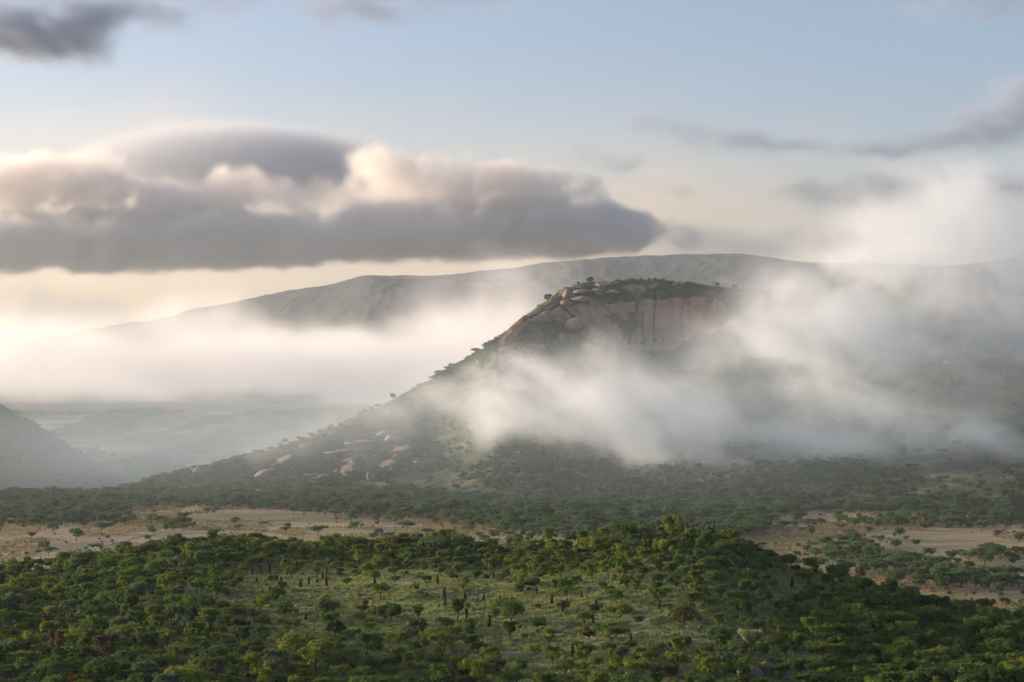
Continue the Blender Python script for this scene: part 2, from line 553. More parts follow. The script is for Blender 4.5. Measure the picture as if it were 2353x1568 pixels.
def ridge_pt(px, s):
    px = np.asarray(px, float); s = np.asarray(s, float)
    Ys = 5600 + 0 * px; Yf = 3700 + 0 * px
    zs = zof(interp_s(px, FR_PX, FR_PY, 12), Ys)
    Y = Yf + (Ys - Yf) * s
    base = -20.0
    prof = np.where(s <= 1, 1 - (1 - np.minimum(s, 1)) ** 1.7, 1 - 0.9 * (s - 1))
    Z = base + (zs - base) * prof
    X = uof(px) * Y
    g = 1 - 2 * np.abs(fbm(X, Y * 0.35, 520, 5, 101))
    Z = Z + (g - 0.4) * 20 * sstep(s, 0.02, 0.25) * (1 - sstep(s, 0.72, 1.0))
    # a grassy spur standing out in front
    q = ((px - 930) / 190) ** 2 + ((s - 0.42) / 0.20) ** 2
    Z = Z + 42 * np.exp(-q) + 3 * fbm(px, s * 300, 9, 3, 105) * (s < 0.99)
    return X, Y, Z


PX_, S_ = np.meshgrid(np.arange(-600, 2800, 7.0), np.concatenate([np.linspace(0, 1, 110), np.linspace(1.03, 1.6, 12)]))
grid_obj('far_ridge', *ridge_pt(PX_, S_), M_ridge)

# ground sheet under everything
gx, gy = np.meshgrid(np.linspace(-5800, 5800, 60), np.linspace(-900, 7800, 60))
grid_obj('ground', gx, gy, -225 + 12 * fbm(gx, gy, 900, 3, 5), M_valley)


# ------------------------------------------------------------------ air: haze, mist and clouds
def vol_mat(name, color, aniso, density=1.0):
    m = bpy.data.materials.new(name); m.use_nodes = True
    n = Nodes(m.node_tree); n.N.clear()
    p = n.N.new('ShaderNodeVolumePrincipled'); o = n.N.new('ShaderNodeOutputMaterial')
    p.inputs['Color'].default_value = (*color, 1); p.inputs['Density'].default_value = density
    p.inputs['Anisotropy'].default_value = aniso
    n.L.new(p.outputs[0], o.inputs['Volume'])
    return m


bm = bmesh.new(); bmesh.ops.create_cube(bm, size=1.0)
me = bpy.data.meshes.new('haze'); bm.to_mesh(me); bm.free()
haze = link('haze', me)
haze.scale = (12000, 9000, 680); haze.location = (0, 3450, 80)
haze['kind'] = 'stuff'
me.materials.append(vol_mat('haze_air', (0.82, 0.93, 1.0), 0.3, 4.2e-5))


def volume(name, mn, mx, vox, blobs, dens, mat, warp=(0, 1), fine=(0.01, 4, 0.55, (1, 1, 1)), thr=(0.2, 0.9), gain=(0.45, 1.1), floor=None, kind='stuff', label=None, soft=False, streak=0):
    """a bank of mist or cloud: soft ellipsoids, folded and frayed by turbulence.
    blobs: (px, py, depth, half width, half height, half depth in m, tilt, strength)"""
    t = bpy.data.node_groups.new(name, 'GeometryNodeTree')
    t.interface.new_socket('Geometry', in_out='OUTPUT', socket_type='NodeSocketGeometry')
    n = Nodes(t)
    P = n.N.new('GeometryNodeInputPosition').outputs[0]
    Pw = P
    if warp[0] > 0:
        w1 = n.v('SUBTRACT', n.noise(P, warp[1], 2, 0.5, 0, True), (0.5, 0.5, 0.5))
        w2 = n.v('SUBTRACT', n.noise(P, warp[1] * 3.7, 3, 0.6, 0, True), (0.5, 0.5, 0.5))
        Pw = n.v('ADD', P, n.v('ADD', n.v('SCALE', w1, scale=warp[0]), n.v('SCALE', w2, scale=warp[0] * 0.4)))
    tot = None
    for (px, py, Y, rx, rz, ry, tilt, amp) in blobs:
        c = (float(uof(px)) * Y, Y, float(zof(py, Y)))
        q = n.v('SUBTRACT', Pw, c)
        if tilt:
            r = n.N.new('ShaderNodeVectorRotate'); r.rotation_type = 'Y_AXIS'
            n.put(r.inputs['Vector'], q); r.inputs['Angle'].default_value = -R(tilt)
            q = r.outputs[0]
        q = n.v('MULTIPLY', q, (1 / (rx * K * Y), 1 / ry, 1 / (rz * K * Y)))
        d2 = n.v('DOT_PRODUCT', q, q)
        if soft:
            g = n.m('MULTIPLY', n.m('POWER', 2.718, n.m('MULTIPLY', d2, -0.9)), amp)
        else:
            g = n.m('SUBTRACT', 1.0, n.m('MULTIPLY', d2, 0.45), clamp=True)
            g = n.m('MULTIPLY', n.m('MULTIPLY', g, g), amp)
        tot = g if tot is None else n.m('ADD', tot, g)
    tot = n.m('MINIMUM', tot, 1.15)
    sc_f, det, rough, stretch = fine
    Pn = Pw
    if streak:
        r = n.N.new('ShaderNodeVectorRotate'); r.rotation_type = 'Y_AXIS'
        n.put(r.inputs['Vector'], Pw); r.inputs['Angle'].default_value = -R(streak)
        Pn = r.outputs[0]
    f = n.noise(n.v('MULTIPLY', Pn, stretch), sc_f, det, rough)
    f = n.smooth(f, 0.26, 0.74)
    s = n.m('MULTIPLY', tot, n.m('MULTIPLY_ADD', f, gain[1], gain[0]))
    if soft:
        d = n.m('POWER', n.m('DIVIDE', n.m('MAXIMUM', n.m('SUBTRACT', s, thr[0]), 0.0), thr[1] - thr[0]), 1.7)
    else:
        d = n.smooth(s, *thr)
    if floor is not None:
        sx = n.N.new('ShaderNodeSeparateXYZ'); n.put(sx.inputs[0], P)
        zz = n.m('MULTIPLY_ADD', sx.outputs[0], -floor[2], sx.outputs[2])
        zz = n.m('ADD', zz, n.m('MULTIPLY', n.m('SUBTRACT', f, 0.5), floor[3]))
        d = n.m('MULTIPLY', d, n.smooth(zz, floor[0], floor[1]))
    d = n.m('MINIMUM', d, 1.6)
    mat = vol_mat(name + '_droplets', mat[0], mat[1], dens)
    vc = n.N.new('GeometryNodeVolumeCube')
    n.put(vc.inputs['Density'], d)
    vc.inputs['Min'].default_value = mn; vc.inputs['Max'].default_value = mx
    for i, a in enumerate('XYZ'):
        vc.inputs['Resolution ' + a].default_value = max(8, int((mx[i] - mn[i]) / vox))
    sm = n.N.new('GeometryNodeSetMaterial'); sm.inputs['Material'].default_value = mat
    out = n.N.new('NodeGroupOutput')
    n.L.new(vc.outputs[0], sm.inputs[0]); n.L.new(sm.outputs[0], out.inputs[0])
    me = bpy.data.meshes.new(name); me.materials.append(mat)
    o = link(name, me); o['kind'] = kind
    if label:
        o['label'] = label
    o.modifiers.new('density', 'NODES').node_group = t
    return o


def boxof(blobs, pad=1.55):
    lo = [1e9] * 3; hi = [-1e9] * 3
    for (px, py, Y, rx, rz, ry, tilt, amp) in blobs:
        c = (float(uof(px)) * Y, Y, float(zof(py, Y)))
        r = max(rx, 0) * K * Y; rzz = rz * K * Y + abs(math.sin(R(tilt))) * r
        for i, e in enumerate((r, ry, rzz)):
            lo[i] = min(lo[i], c[i] - e * pad); hi[i] = max(hi[i], c[i] + e * pad)
    return tuple(lo), tuple(hi)


V_mist = ((0.968, 0.973, 0.975), 0.3)
V_bank = ((0.972, 0.997, 0.996), 0.3)
V_rbank = ((0.85, 0.895, 0.925), 0.15)
V_thin = ((0.74, 0.90, 1.0), 0.3)
V_shaded_base = ((0.79, 0.785, 0.79), 0.4)  # shade put into the colour: darker albedo for the cloud bank's base
V_lit_billow = ((0.93, 0.89, 0.85), 0.45)  # sunlit look put into the colour: pale peach albedo for the upper billows
V_veil = ((1.0, 0.90, 0.74), 0.45)
V_lens = ((0.66, 0.70, 0.76), 0.3)
V_grey = ((0.46, 0.55, 0.68), 0.2)

# mist hanging on the hill
MB = [
    (1095, 938, 1180, 115, 70, 36, 6, 1.28), (1000, 975, 1150, 90, 45, 30, 0, 0.40), (1220, 965, 1175, 160, 62, 36, 10, 1.08), (1425, 948, 1180, 160, 66, 36, 20, 0.85), (1330, 860, 1210, 60, 36, 26, 30, 0.12),
    (1580, 950, 1175, 230, 62, 36, 20, 1.55), (1760, 1010, 1150, 200, 55, 36, 22, 1.44), (1830, 1075, 1110, 90, 36, 30, 34, 0.68), (1500, 1010, 1150, 260, 44, 36, 6, 0.71),
    (2070, 965, 1150, 270, 52, 36, 22, 1.21), (2310, 1065, 1110, 190, 45, 36, 18, 0.81), (1930, 900, 1180, 240, 46, 36, 8, 0.89), (1980, 1040, 1120, 240, 40, 36, 12, 0.57),
    (1560, 815, 1235, 120, 24, 28, -10, 0.30), (1715, 812, 1230, 150, 40, 32, -16, 0.62), (1870, 765, 1225, 200, 62, 36, -14, 1.00), (1850, 690, 1232, 110, 74, 36, -30, 0.70),
    (2030, 640, 1232, 300, 115, 44, -16, 0.72), (2300, 560, 1232, 320, 150, 50, -8, 0.61), (2430, 690, 1220, 200, 120, 40, 0, 0.36), (2200, 480, 1240, 380, 110, 44, -8, 0.26),
    (2220, 840, 1165, 260, 90, 34, 8, 0.34), (2000, 780, 1200, 300, 60, 34, -6, 0.40), (850, 985, 1120, 130, 45, 34, -8, 0.57), (660, 1035, 1090, 150, 36, 34, -10, 0.43), (960, 900, 1200, 70, 40, 26, -20, 0.41), (2120, 800, 1190, 400, 150, 40, -12, 0.42), (2330, 680, 1210, 330, 150, 50, 0, 0.7), (2440, 590, 1235, 260, 130, 50, 0, 0.7), (2260, 430, 1245, 420, 110, 50, -6, 0.3), (1930, 720, 1215, 280, 110, 40, -20, 0.5), (2330, 900, 1150, 250, 120, 36, 0, 0.32), (1270, 945, 1175, 200, 60, 34, 10, 0.35), (1480, 985, 1150, 420, 60, 36, 6, 0.5),
]
FRONT = [q for q in MB if q[1] > 855 or q[0] < 1500]
BANK = [q for q in MB if q not in FRONT]
for nm, bl, dn_, mt, vx, ya, yb in (('slope_mist', FRONT, 0.023, V_bank, 3.9, 1031, 1297), ('mist_bank', BANK, 0.017, V_rbank, 4.7, 1083.7, 1341)):
    b0, b1 = boxof(bl, 1.9)
    volume(nm, (b0[0], ya, b0[2] - 1.3 * vx), (b1[0], yb, b1[2]), vx, bl, dn_, mt, (70, 0.0100), (0.028, 7, 0.78, (0.40, 0.18, 1.3)), (0.06, 0.80), (0.0, 1.5), soft=True, streak=22)
# fog filling the far valley
FB = [
    (-150, 848, 3000, 420, 58, 750, 0, 1.0), (300, 850, 3000, 420, 58, 750, 0, 1.0), (700, 855, 3000, 380, 62, 750, 0, 1.0),
    (980, 830, 2900, 240, 80, 600, -8, 1.0), (600, 775, 3000, 110, 55, 350, 14, 0.65), (450, 800, 3000, 200, 42, 400, 0, 0.6),
    (1130, 745, 2800, 170, 60, 380, -28, 0.85), (1250, 690, 2700, 110, 42, 300, -36, 0.6), (60, 790, 3000, 260, 32, 400, 0, 0.45), (780, 785, 3000, 120, 34, 300, 24, 0.45),
    (1110, 850, 2700, 120, 60, 400, 0, 0.9), (1040, 690, 3000, 80, 40, 250, -40, 0.3),
]
b0, b1 = boxof(FB, 1.9)
volume('valley_fog', (b0[0], 2100, -62), (b1[0], 4300, b1[2]), 13.0, FB, 0.0046, V_mist, (300, 0.0034), (0.007, 6, 0.68, (0.6, 0.25, 1.3)), (0.13, 0.95), (0.06, 1.38), floor=(-42, -4, 0.0, 26), soft=True)
# thin veil over the lower valley at the left
TB = [(60, 1050, 1500, 420, 110, 160, 0, 0.9), (480, 1030, 1450, 300, 80, 150, -6, 0.9), (700, 960, 1600, 200, 50, 150, 0, 0.5)]
b0, b1 = boxof(TB, 1.5)
volume('valley_mist', b0, b1, 14.0, TB, 0.0016, V_thin, (120, 0.004), (0.006, 5, 0.6, (0.8, 1, 1.2)), (0.08, 1.0), (0.2, 1.1), soft=True)

VB = [(1176, 1010, 1240, 1500, 130, 330, 0, 1.0), (1700, 900, 1350, 900, 150, 300, 0, 0.5)]
volume('thin_mist', (-750, 700, -240), (800, 1900, 110), 24.0, VB, 0.0015, V_thin, (120, 0.003), (0.005, 4, 0.55, (0.8, 1, 1.3)), (0.0, 1.0), (0.6, 0.5), soft=True)
RB = [(900, 800, 4600, 1400, 80, 500, 0, 1.0)]
volume('thin_mist', (-2000, 4300, -60), (1700, 5250, 420), 40.0, RB, 0.00032, V_thin, (200, 0.002), (0.002, 4, 0.55, (0.8, 1, 1.3)), (0.0, 1.0), (0.5, 0.7), soft=True)

CY = 9000
CB = [
    (-60, 560, CY, 420, 95, 420, 0, 1.0), (330, 560, CY, 420, 92, 420, 0, 1.0), (760, 550, CY, 420, 88, 420, 0, 1.0), (1120, 535, CY, 330, 78, 400, 0, 1.0), (1330, 535, CY, 170, 70, 330, 0, 1.0), (1430, 548, CY, 90, 50, 250, 0, 0.85),
    (290, 470, CY, 120, 60, 350, 0, 0.7), (-40, 430, CY, 220, 85, 380, 0, 0.85), (190, 425, CY, 170, 85, 380, 0, 0.85), (390, 465, CY, 170, 70, 350, 0, 0.75), (560, 445, CY - 100, 105, 70, 260, 0, 0.85),
    (730, 450, CY, 140, 60, 300, 0, 0.75), (880, 385, CY, 85, 75, 260, 0, 0.9), (1020, 420, CY, 120, 75, 300, 0, 0.9), (1170, 440, CY, 140, 70, 300, 0, 0.9), (1310, 455, CY, 105, 62, 280, 0, 0.85),
]
BASE = [q for q in CB if q[1] > 500]; BILLOW = [q for q in CB if q[1] <= 500]  # one cloud bank, split into a shaded and a lit colour
for bl, vx, dn_, mt, lab in ((BASE, 13.0, 0.019, V_shaded_base, 'dark blue grey base of the long cloud bank above the ridge'), (BILLOW, 14.7, 0.012, V_lit_billow, 'peach lit billows on top of the long cloud bank')):
    b0, b1 = boxof(bl, 1.4)
    volume('cloud', (b0[0], max(b0[1], 8350 + vx), b0[2]), b1, vx, bl, dn_, mt, (240, 0.0030), (0.0062, 7, 0.67, (0.9, 0.35, 1.1)), (0.26, 0.95), (0.18, 1.32), floor=(572, 640, 0.034, 50), label=lab)
LB = [(590, 372, 10400, 300, 82, 500, 4, 1.3), (250, 380, 10400, 200, 60, 400, -8, 0.6)]
b0, b1 = boxof(LB, 1.5)
volume('cloud', b0, b1, 26.0, LB, 0.0045, V_lens, (0, 1), (0.001, 1, 0.5, (1, 1, 1)), (0.10, 0.75), (0.9, 0.15), label='smooth lens shaped cloud cap rising behind the cloud bank')


# thin high veil low in the sky, behind everything; added, its warm tint puts in the cream horizon glow
HV = [(300, 660, 12500, 1500, 90, 700, 0, 1.0), (1000, 560, 12500, 1900, 150, 700, 0, 0.75), (1900, 560, 12500, 900, 110, 700, 0, 0.6), (400, 420, 12500, 1300, 160, 700, 0, 0.45), (1300, 330, 12500, 1700, 150, 700, 0, 0.25)]
volume('cloud_veil', (-7600, 11300, 300), (7600, 13700, 3000), 60.0, HV, 0.00042, V_veil, (900, 0.0006), (0.0009, 5, 0.6, (0.35, 0.3, 1.6)), (0.0, 1.0), (0.55, 0.75), soft=True, label='thin warm veil of high cloud low in the sky')


def wisps(blobs, dens, label, thr=(0.14, 0.9)):
    b0, b1 = boxof(blobs, 1.5)
    volume('cloud', b0, b1, 20.0, blobs, dens, V_grey, (240, 0.0030), (0.0062, 6, 0.66, (0.6, 0.35, 1.2)), thr, (0.15, 1.3), label=label, soft=True)


wisps([(40, 90, 9200, 190, 56, 300, 4, 1.2), (160, 40, 9200, 280, 34, 300, 0, 0.6), (420, 5, 9200, 320, 30, 300, 0, 0.5)], 0.011, 'dark grey cloud in the upper left corner of the sky')
wisps([(790, 15, 9200, 130, 42, 260, 0, 0.9), (1060, -5, 9200, 200, 26, 260, 0, 0.7)], 0.008, 'thin grey blue cloud at the top edge left of the middle')
wisps([(1350, 345, 9200, 90, 24, 200, 5, 0.8), (1440, 372, 9200, 50, 16, 160, 0, 0.7)], 0.005, 'small grey wisp above the end of the cloud bank')
wisps([(1505, 285, 9200, 85, 34, 220, 0, 0.9), (1660, 312, 9200, 100, 30, 220, 0, 0.9), (1800, 335, 9200, 150, 22, 220, 0, 0.8)], 0.0038, 'broken grey cloudlets in the middle of the blue sky')
wisps([(2060, 330, 9200, 190, 26, 260, -6, 0.8), (2280, 270, 9200, 110, 55, 260, -10, 1.0), (2360, 230, 9200, 80, 60, 260, 0, 0.9)], 0.0075, 'ragged blue grey cloud at the right edge of the sky')
wisps([(2040, 445, 9200, 240, 36, 300, 0, 1.0), (2330, 450, 9200, 220, 50, 300, 0, 1.0), (1560, 440, 9200, 110, 16, 200, 0, 0.5)], 0.005, 'long soft grey cloud over the mist on the right')
wisps([(2240, 5, 9200, 230, 26, 300, 0, 0.9)], 0.006, 'faint blue grey cloud in the upper right corner')
wisps([(1590, 540, 9200, 60, 24, 180, 0, 0.9), (1620, 580, 9200, 170, 26, 250, 0, 0.8), (1850, 560, 9200, 250, 34, 250, 0, 0.7)], 0.004, 'low pinkish cloud over the right end of the ridge')
wisps([(90, 710, 9200, 300, 40, 300, 6, 0.8), (40, 655, 9200, 160, 22, 260, 10, 0.6)], 0.003, 'pale low cloud above the valley fog on the left')


# ------------------------------------------------------------------ vegetation prototypes
def tube(path, radii, sides=6):
    """tapered limb along a path; returns verts, quad faces"""
    path = np.asarray(path, float); V = []; F = []
    for i, p in enumerate(path):
        a = path[max(i - 1, 0)]; b = path[min(i + 1, len(path) - 1)]
        d = (b - a) / (np.linalg.norm(b - a) + 1e-9)
        h = np.array([1, 0, 0]) if abs(d[0]) < 0.8 else np.array([0, 1, 0])
        e1 = np.cross(d, h); e1 /= np.linalg.norm(e1); e2 = np.cross(d, e1)
        for k in range(sides):
            t = 2 * math.pi * k / sides
            V.append(p + radii[i] * (math.cos(t) * e1 + math.sin(t) * e2))
    for i in range(len(path) - 1):
        for k in range(sides):
            a = i * sides + k; b = i * sides + (k + 1) % sides
            F.append((a, b, b + sides, a + sides))
    return np.array(V), np.array(F, int)


def join(parts):
    V = []; F = []; o = 0
    for v, f in parts:
        V.append(v); F.append(np.asarray(f) + o); o += len(v)
    return np.concatenate(V), np.concatenate(F)


def leaves(g, centers, radii, n_each, size, flat=1.0, up=0.35):
    """leaf-sized quads spread through clumps; returns verts, faces, tint per vertex"""
    C = np.repeat(centers, n_each, 0); Rr = np.repeat(radii, n_each)
    N = len(C)
    d = g.normal(size=(N, 3)); d /= np.linalg.norm(d, axis=1)[:, None]
    rad = Rr * (0.55 + 0.45 * g.random(N)) ** 0.8
    P = C + d * rad[:, None] * np.array([1, 1, flat])
    nrm = d * 0.8 + g.normal(size=(N, 3)) * 0.5 + np.array([0, 0, up])
    nrm /= np.linalg.norm(nrm, axis=1)[:, None]
    h = g.normal(size=(N, 3))
    e1 = np.cross(nrm, h); e1 /= np.linalg.norm(e1, axis=1)[:, None] + 1e-9
    e2 = np.cross(nrm, e1)
    s = size * (0.6 + 0.8 * g.random(N))
    a = e1 * s[:, None] * 0.62; b = e2 * s[:, None] * 0.42
    V = np.stack([P - a, P - b, P + a, P + b], 1).reshape(-1, 3)
    F = np.arange(N * 4).reshape(-1, 4)
    clump = np.repeat(g.random(len(centers)), n_each)
    tint = np.repeat(np.clip(0.45 * g.random(N) + 0.35 * clump + 0.15, 0, 1), 4)
    return V, F, tint


def make_tree(seed, h, wd, trunk, style):
    """height h, crown width wd; returns (trunk verts, faces), (leaf verts, faces, tint)"""
    g = np.random.default_rng(seed)
    T = []
    lean = g.normal(size=2) * 0.18
    top = np.array([lean[0], lean[1], trunk])
    r0 = 0.085 * h ** 0.8 * 0.45
    T.append(tube([(0, 0, -0.3), top * 0.5 + [g.normal() * .08, g.normal() * .08, 0], top], [r0 * 1.25, r0, r0 * 0.8], 7))
    cen = []; rad = []
    nl = int(g.integers(5, 8))
    a0 = g.random() * 6.28
    for i in range(nl):
        a = a0 + 6.283 * i / nl + g.normal() * 0.35
        rr = wd * 0.5 * (0.5 + 0.38 * g.random())
        if style == 'umbrella':
            zz = h * (0.72 + 0.16 * g.random())
        elif style == 'upright':
            rr *= 0.7; zz = trunk + (h - trunk) * (0.35 + 0.6 * g.random())
        else:
            zz = trunk + (h - trunk) * (0.25 + 0.55 * g.random())
        end = np.array([lean[0] + rr * math.cos(a), lean[1] + rr * math.sin(a), zz])
        midp = top * 0.45 + end * 0.55 + np.array([0, 0, -0.12 * rr if style != 'umbrella' else -0.3 * rr])
        T.append(tube([top * 0.92, midp, end], [r0 * 0.62, r0 * 0.4, r0 * 0.14], 5))
        cr = wd * (0.15 + 0.07 * g.random())
        cen.append(end); rad.append(cr)
        for _ in range(3 if style != 'umbrella' else 4):
            o = g.normal(size=3) * np.array([1, 1, 0.7 if style != 'umbrella' else 0.32]) * wd * 0.15
            cen.append(end + o); rad.append(wd * (0.10 + 0.07 * g.random()))
    # crown top
    nt = 7 if style != 'umbrella' else 9
    for _ in range(nt):
        a = g.random() * 6.283; rr = wd * 0.36 * math.sqrt(g.random())
        zt = h - wd * 0.10 - (rr / wd) ** 2 * (h - trunk) * (0.9 if style == 'round' else 0.35)
        cen.append(np.array([lean[0] + rr * math.cos(a), lean[1] + rr * math.sin(a), zt])); rad.append(wd * (0.13 + 0.05 * g.random()))
    cen = np.array(cen); rad = np.array(rad)
    flat = 0.62 if style == 'umbrella' else 0.8
    per = int(52 + 14 * wd / 5)
    size = 0.34 if style != 'umbrella' else 0.30
    V, F, ti = leaves(g, cen, rad, per, size, flat)
    return join(T), (V, F, ti)


def make_shrub(seed, h, wd, n_clump=12, per=46, size=0.24, bare=False):
    g = np.random.default_rng(seed)
    T = []; cen = []; rad = []
    for i in range(n_clump):
        a = g.random() * 6.283; rr = wd * 0.42 * math.sqrt(g.random())
        zz = h * (0.28 + 0.5 * g.random() * (1 - (rr / wd * 2) ** 2 * 0.6))
        e = np.array([rr * math.cos(a), rr * math.sin(a), zz])
        cen.append(e); rad.append(wd * (0.15 + 0.09 * g.random()))
        if i < 7:
            T.append(tube([(e[0] * .1, e[1] * .1, -0.15), e * 0.55, e * (1.25 if bare else 1.0)], [0.06, 0.045, 0.015], 4))
    V, F, ti = leaves(g, np.array(cen), np.array(rad), per, size, 0.8)
    return join(T), (V, F, ti)


def make_aloe(seed, h):
    g = np.random.default_rng(seed)
    n = 7; lean = g.normal() * 0.14
    path = [(lean * t * t * h, g.normal() * 0.02, -0.2 + (h + 0.2) * t) for t in np.linspace(0, 1, n)]
    stem = tube(path, [0.17 + 0.03 * g.random() for _ in path], 7)
    tip = np.array(path[-1])
    # skirt of dead leaves hanging down the stem
    V = []; F = []
    m = 150
    for i in range(m):
        t = g.random() * 0.92 + 0.08; a = g.random() * 6.283
        c = np.array([lean * t * t * h, 0, h * t]); d = np.array([math.cos(a), math.sin(a), 0])
        L = 0.42 + 0.25 * g.random()
        p0 = c + d * 0.12; p1 = c + d * (0.30 + 0.1 * g.random()) + [0, 0, -L * 0.45]; p2 = c + d * 0.22 + [0, 0, -L]
        s = np.cross(d, [0, 0, 1]) * 0.055
        k = len(V); V += [p0 - s, p0 + s, p1 + s, p1 - s, p2 + s * .4, p2 - s * .4]
        F += [(k, k + 1, k + 2, k + 3), (k + 3, k + 2, k + 4, k + 5)]
    skirt = (np.array(V), np.array(F))
    V = []; F = []
    for i in range(30):
        a = 2.4 * i + g.normal() * .1; t = i / 30
        d = np.array([math.cos(a), math.sin(a), 0]); el = 0.1 + 1.2 * t
        L = 0.62 - 0.2 * t
        p0 = tip + d * 0.06 + [0, 0, -0.1 + 0.15 * t]
        p1 = p0 + (d * math.cos(el) + np.array([0, 0, math.sin(el)])) * L * 0.55
        p2 = p1 + (d * math.cos(el - .5) + np.array([0, 0, math.sin(el - .5)])) * L * 0.5
        s = np.cross(d, [0, 0, 1]) * 0.07; q = np.array([0, 0, 0.03])
        k = len(V); V += [p0 - s, p0 - q, p0 + s, p1 - s * .8, p1 - q, p1 + s * .8, p2, p2]
        F += [(k, k + 1, k + 4, k + 3), (k + 1, k + 2, k + 5, k + 4), (k + 3, k + 4, k + 6, k + 6), (k + 4, k + 5, k + 7, k + 7)]
    V = np.array(V); V[6::8] += 0.004; F = np.array(F)
    F[:, :] = F
    return stem, skirt, (V, F)


def leaf_mesh(name, VFt, mat):
    V, F, ti = VFt
    me = mesh_from(name, V, F, mat)
    add_attr(me, 'tint', ti)
    return me


TREE_SPECS = [  # seed, height, width, trunk, style
    (1, 4.6, 5.0, 1.5, 'round'), (2, 5.4, 5.6, 1.9, 'round'), (3, 4.0, 4.6, 1.2, 'round'), (4, 5.2, 4.2, 1.7, 'upright'),
    (5, 4.8, 6.6, 2.0, 'umbrella'), (6, 5.8, 6.2, 2.3, 'round'), (7, 3.6, 4.2, 1.0, 'round'), (8, 4.4, 5.8, 1.8, 'umbrella'),
    (9, 6.0, 4.6, 2.1, 'upright'), (10, 4.9, 5.4, 1.4, 'round'),
]
TREES = []
for sp in TREE_SPECS:
    (tv, tf), lv = make_tree(*sp)
    TREES.append((mesh_from('trunk', tv, tf, M_bark, True), leaf_mesh('crown', lv, LEAF['mid-green']), sp, (tv, tf), lv))
SHRUB_SPECS = [(21, 1.9, 2.6), (22, 1.4, 2.0), (23, 2.4, 2.8), (24, 1.1, 1.7), (25, 1.7, 2.4)]
SHRUBS = []
for sp in SHRUB_SPECS:
    (tv, tf), lv = make_shrub(*sp)
    SHRUBS.append((mesh_from('stems', tv, tf, M_bark, True), leaf_mesh('foliage', lv, LEAF['mid-green']), sp, (tv, tf), lv))
ALOES = []
for sd, h in ((31, 2.0), (32, 2.7), (33, 1.5), (34, 2.3)):
    st, sk, ro = make_aloe(sd, h)
    ALOES.append((mesh_from('stem', *st, M_dead, True), mesh_from('dead_leaf_skirt', *sk, M_dead), mesh_from('leaf_rosette', *ro, M_aloe), h))


def joined_proto(name, wood, leaf, colour):
    """trunk and crown in one mesh for the uncountable woodland"""
    (tv, tf), (lv, lf, lt) = wood, leaf
    V, F = join([(tv, tf), (lv, lf)])
    me = mesh_from(name, V, F, None)
    me.materials.append(M_bark); me.materials.append(LEAF[colour])
    mi = np.zeros(len(F), np.int32); mi[len(tf):] = 1
    me.polygons.foreach_set('material_index', mi)
    add_attr(me, 'tint', np.concatenate([np.zeros(len(tv)), lt]))
    return bpy.data.objects.new(name, me)


def proto_collection(name, items):
    c = bpy.data.collections.new(name)
    for i, (wood, leaf, colour) in enumerate(items):
        c.objects.link(joined_proto('%s_%03d' % (name, i), wood, leaf, colour))
    return c


def scatter(name, P, rot, scl, idx, coll, label=None):
    """one object that stands for a mass of plants nobody could count"""
    me = bpy.data.meshes.new(name)
    P = np.asarray(P, np.float32)
    me.vertices.add(len(P)); me.vertices.foreach_set('co', P.ravel())
    add_attr(me, 'rot', rot); add_attr(me, 'scl', scl)
    a = me.attributes.new('idx', 'INT', 'POINT'); a.data.foreach_set('value', np.asarray(idx, np.int32))
    t = bpy.data.node_groups.new(name, 'GeometryNodeTree')
    t.interface.new_socket('Geometry', in_out='INPUT', socket_type='NodeSocketGeometry')
    t.interface.new_socket('Geometry', in_out='OUTPUT', socket_type='NodeSocketGeometry')
    n = Nodes(t)
    gi = n.N.new('NodeGroupInput'); go = n.N.new('NodeGroupOutput')
    ci = n.N.new('GeometryNodeCollectionInfo'); ci.inputs['Collection'].default_value = coll
    ci.inputs['Separate Children'].default_value = True; ci.inputs['Reset Children'].default_value = True
    ip = n.N.new('GeometryNodeInstanceOnPoints'); ip.inputs['Pick Instance'].default_value = True

    def na(nm, ty):
        q = n.N.new('GeometryNodeInputNamedAttribute'); q.data_type = ty; q.inputs['Name'].default_value = nm
        return q.outputs[0]
    rx = n.N.new('ShaderNodeCombineXYZ'); n.L.new(na('rot', 'FLOAT'), rx.inputs[2])
    n.L.new(gi.outputs[0], ip.inputs['Points']); n.L.new(ci.outputs[0], ip.inputs['Instance'])
    n.L.new(na('idx', 'INT'), ip.inputs['Instance Index']); n.L.new(rx.outputs[0], ip.inputs['Rotation'])
    n.L.new(na('scl', 'FLOAT'), ip.inputs['Scale'])
    n.L.new(ip.outputs[0], go.inputs[0])
    o = link(name, me); o['kind'] = 'stuff'
    if label:
        o['label'] = label
    o.modifiers.new('plants', 'NODES').node_group = t
    return o


def spread(cands, radius_of, pack, cell=4.0):
    """keep candidates that do not crowd earlier ones"""
    grid = {}; keep = []
    for i, (x, y) in enumerate(cands):
        r = radius_of[i]; gx_, gy_ = int(x // cell), int(y // cell); ok = True
        for a in range(gx_ - 2, gx_ + 3):
            for b in range(gy_ - 2, gy_ + 3):
                for (qx, qy, qr) in grid.get((a, b), ()):
                    if (qx - x) ** 2 + (qy - y) ** 2 < (pack * (qr + r)) ** 2:
                        ok = False; break
                if not ok: break
            if not ok: break
        if ok:
            grid.setdefault((gx_, gy_), []).append((x, y, r)); keep.append(i)
    return keep


# ------------------------------------------------------------------ near hill plants
def blob(px, py, cx, cy, rx, ry):
    return np.exp(-(((px - cx) / rx) ** 2 + ((py - cy) / ry) ** 2))


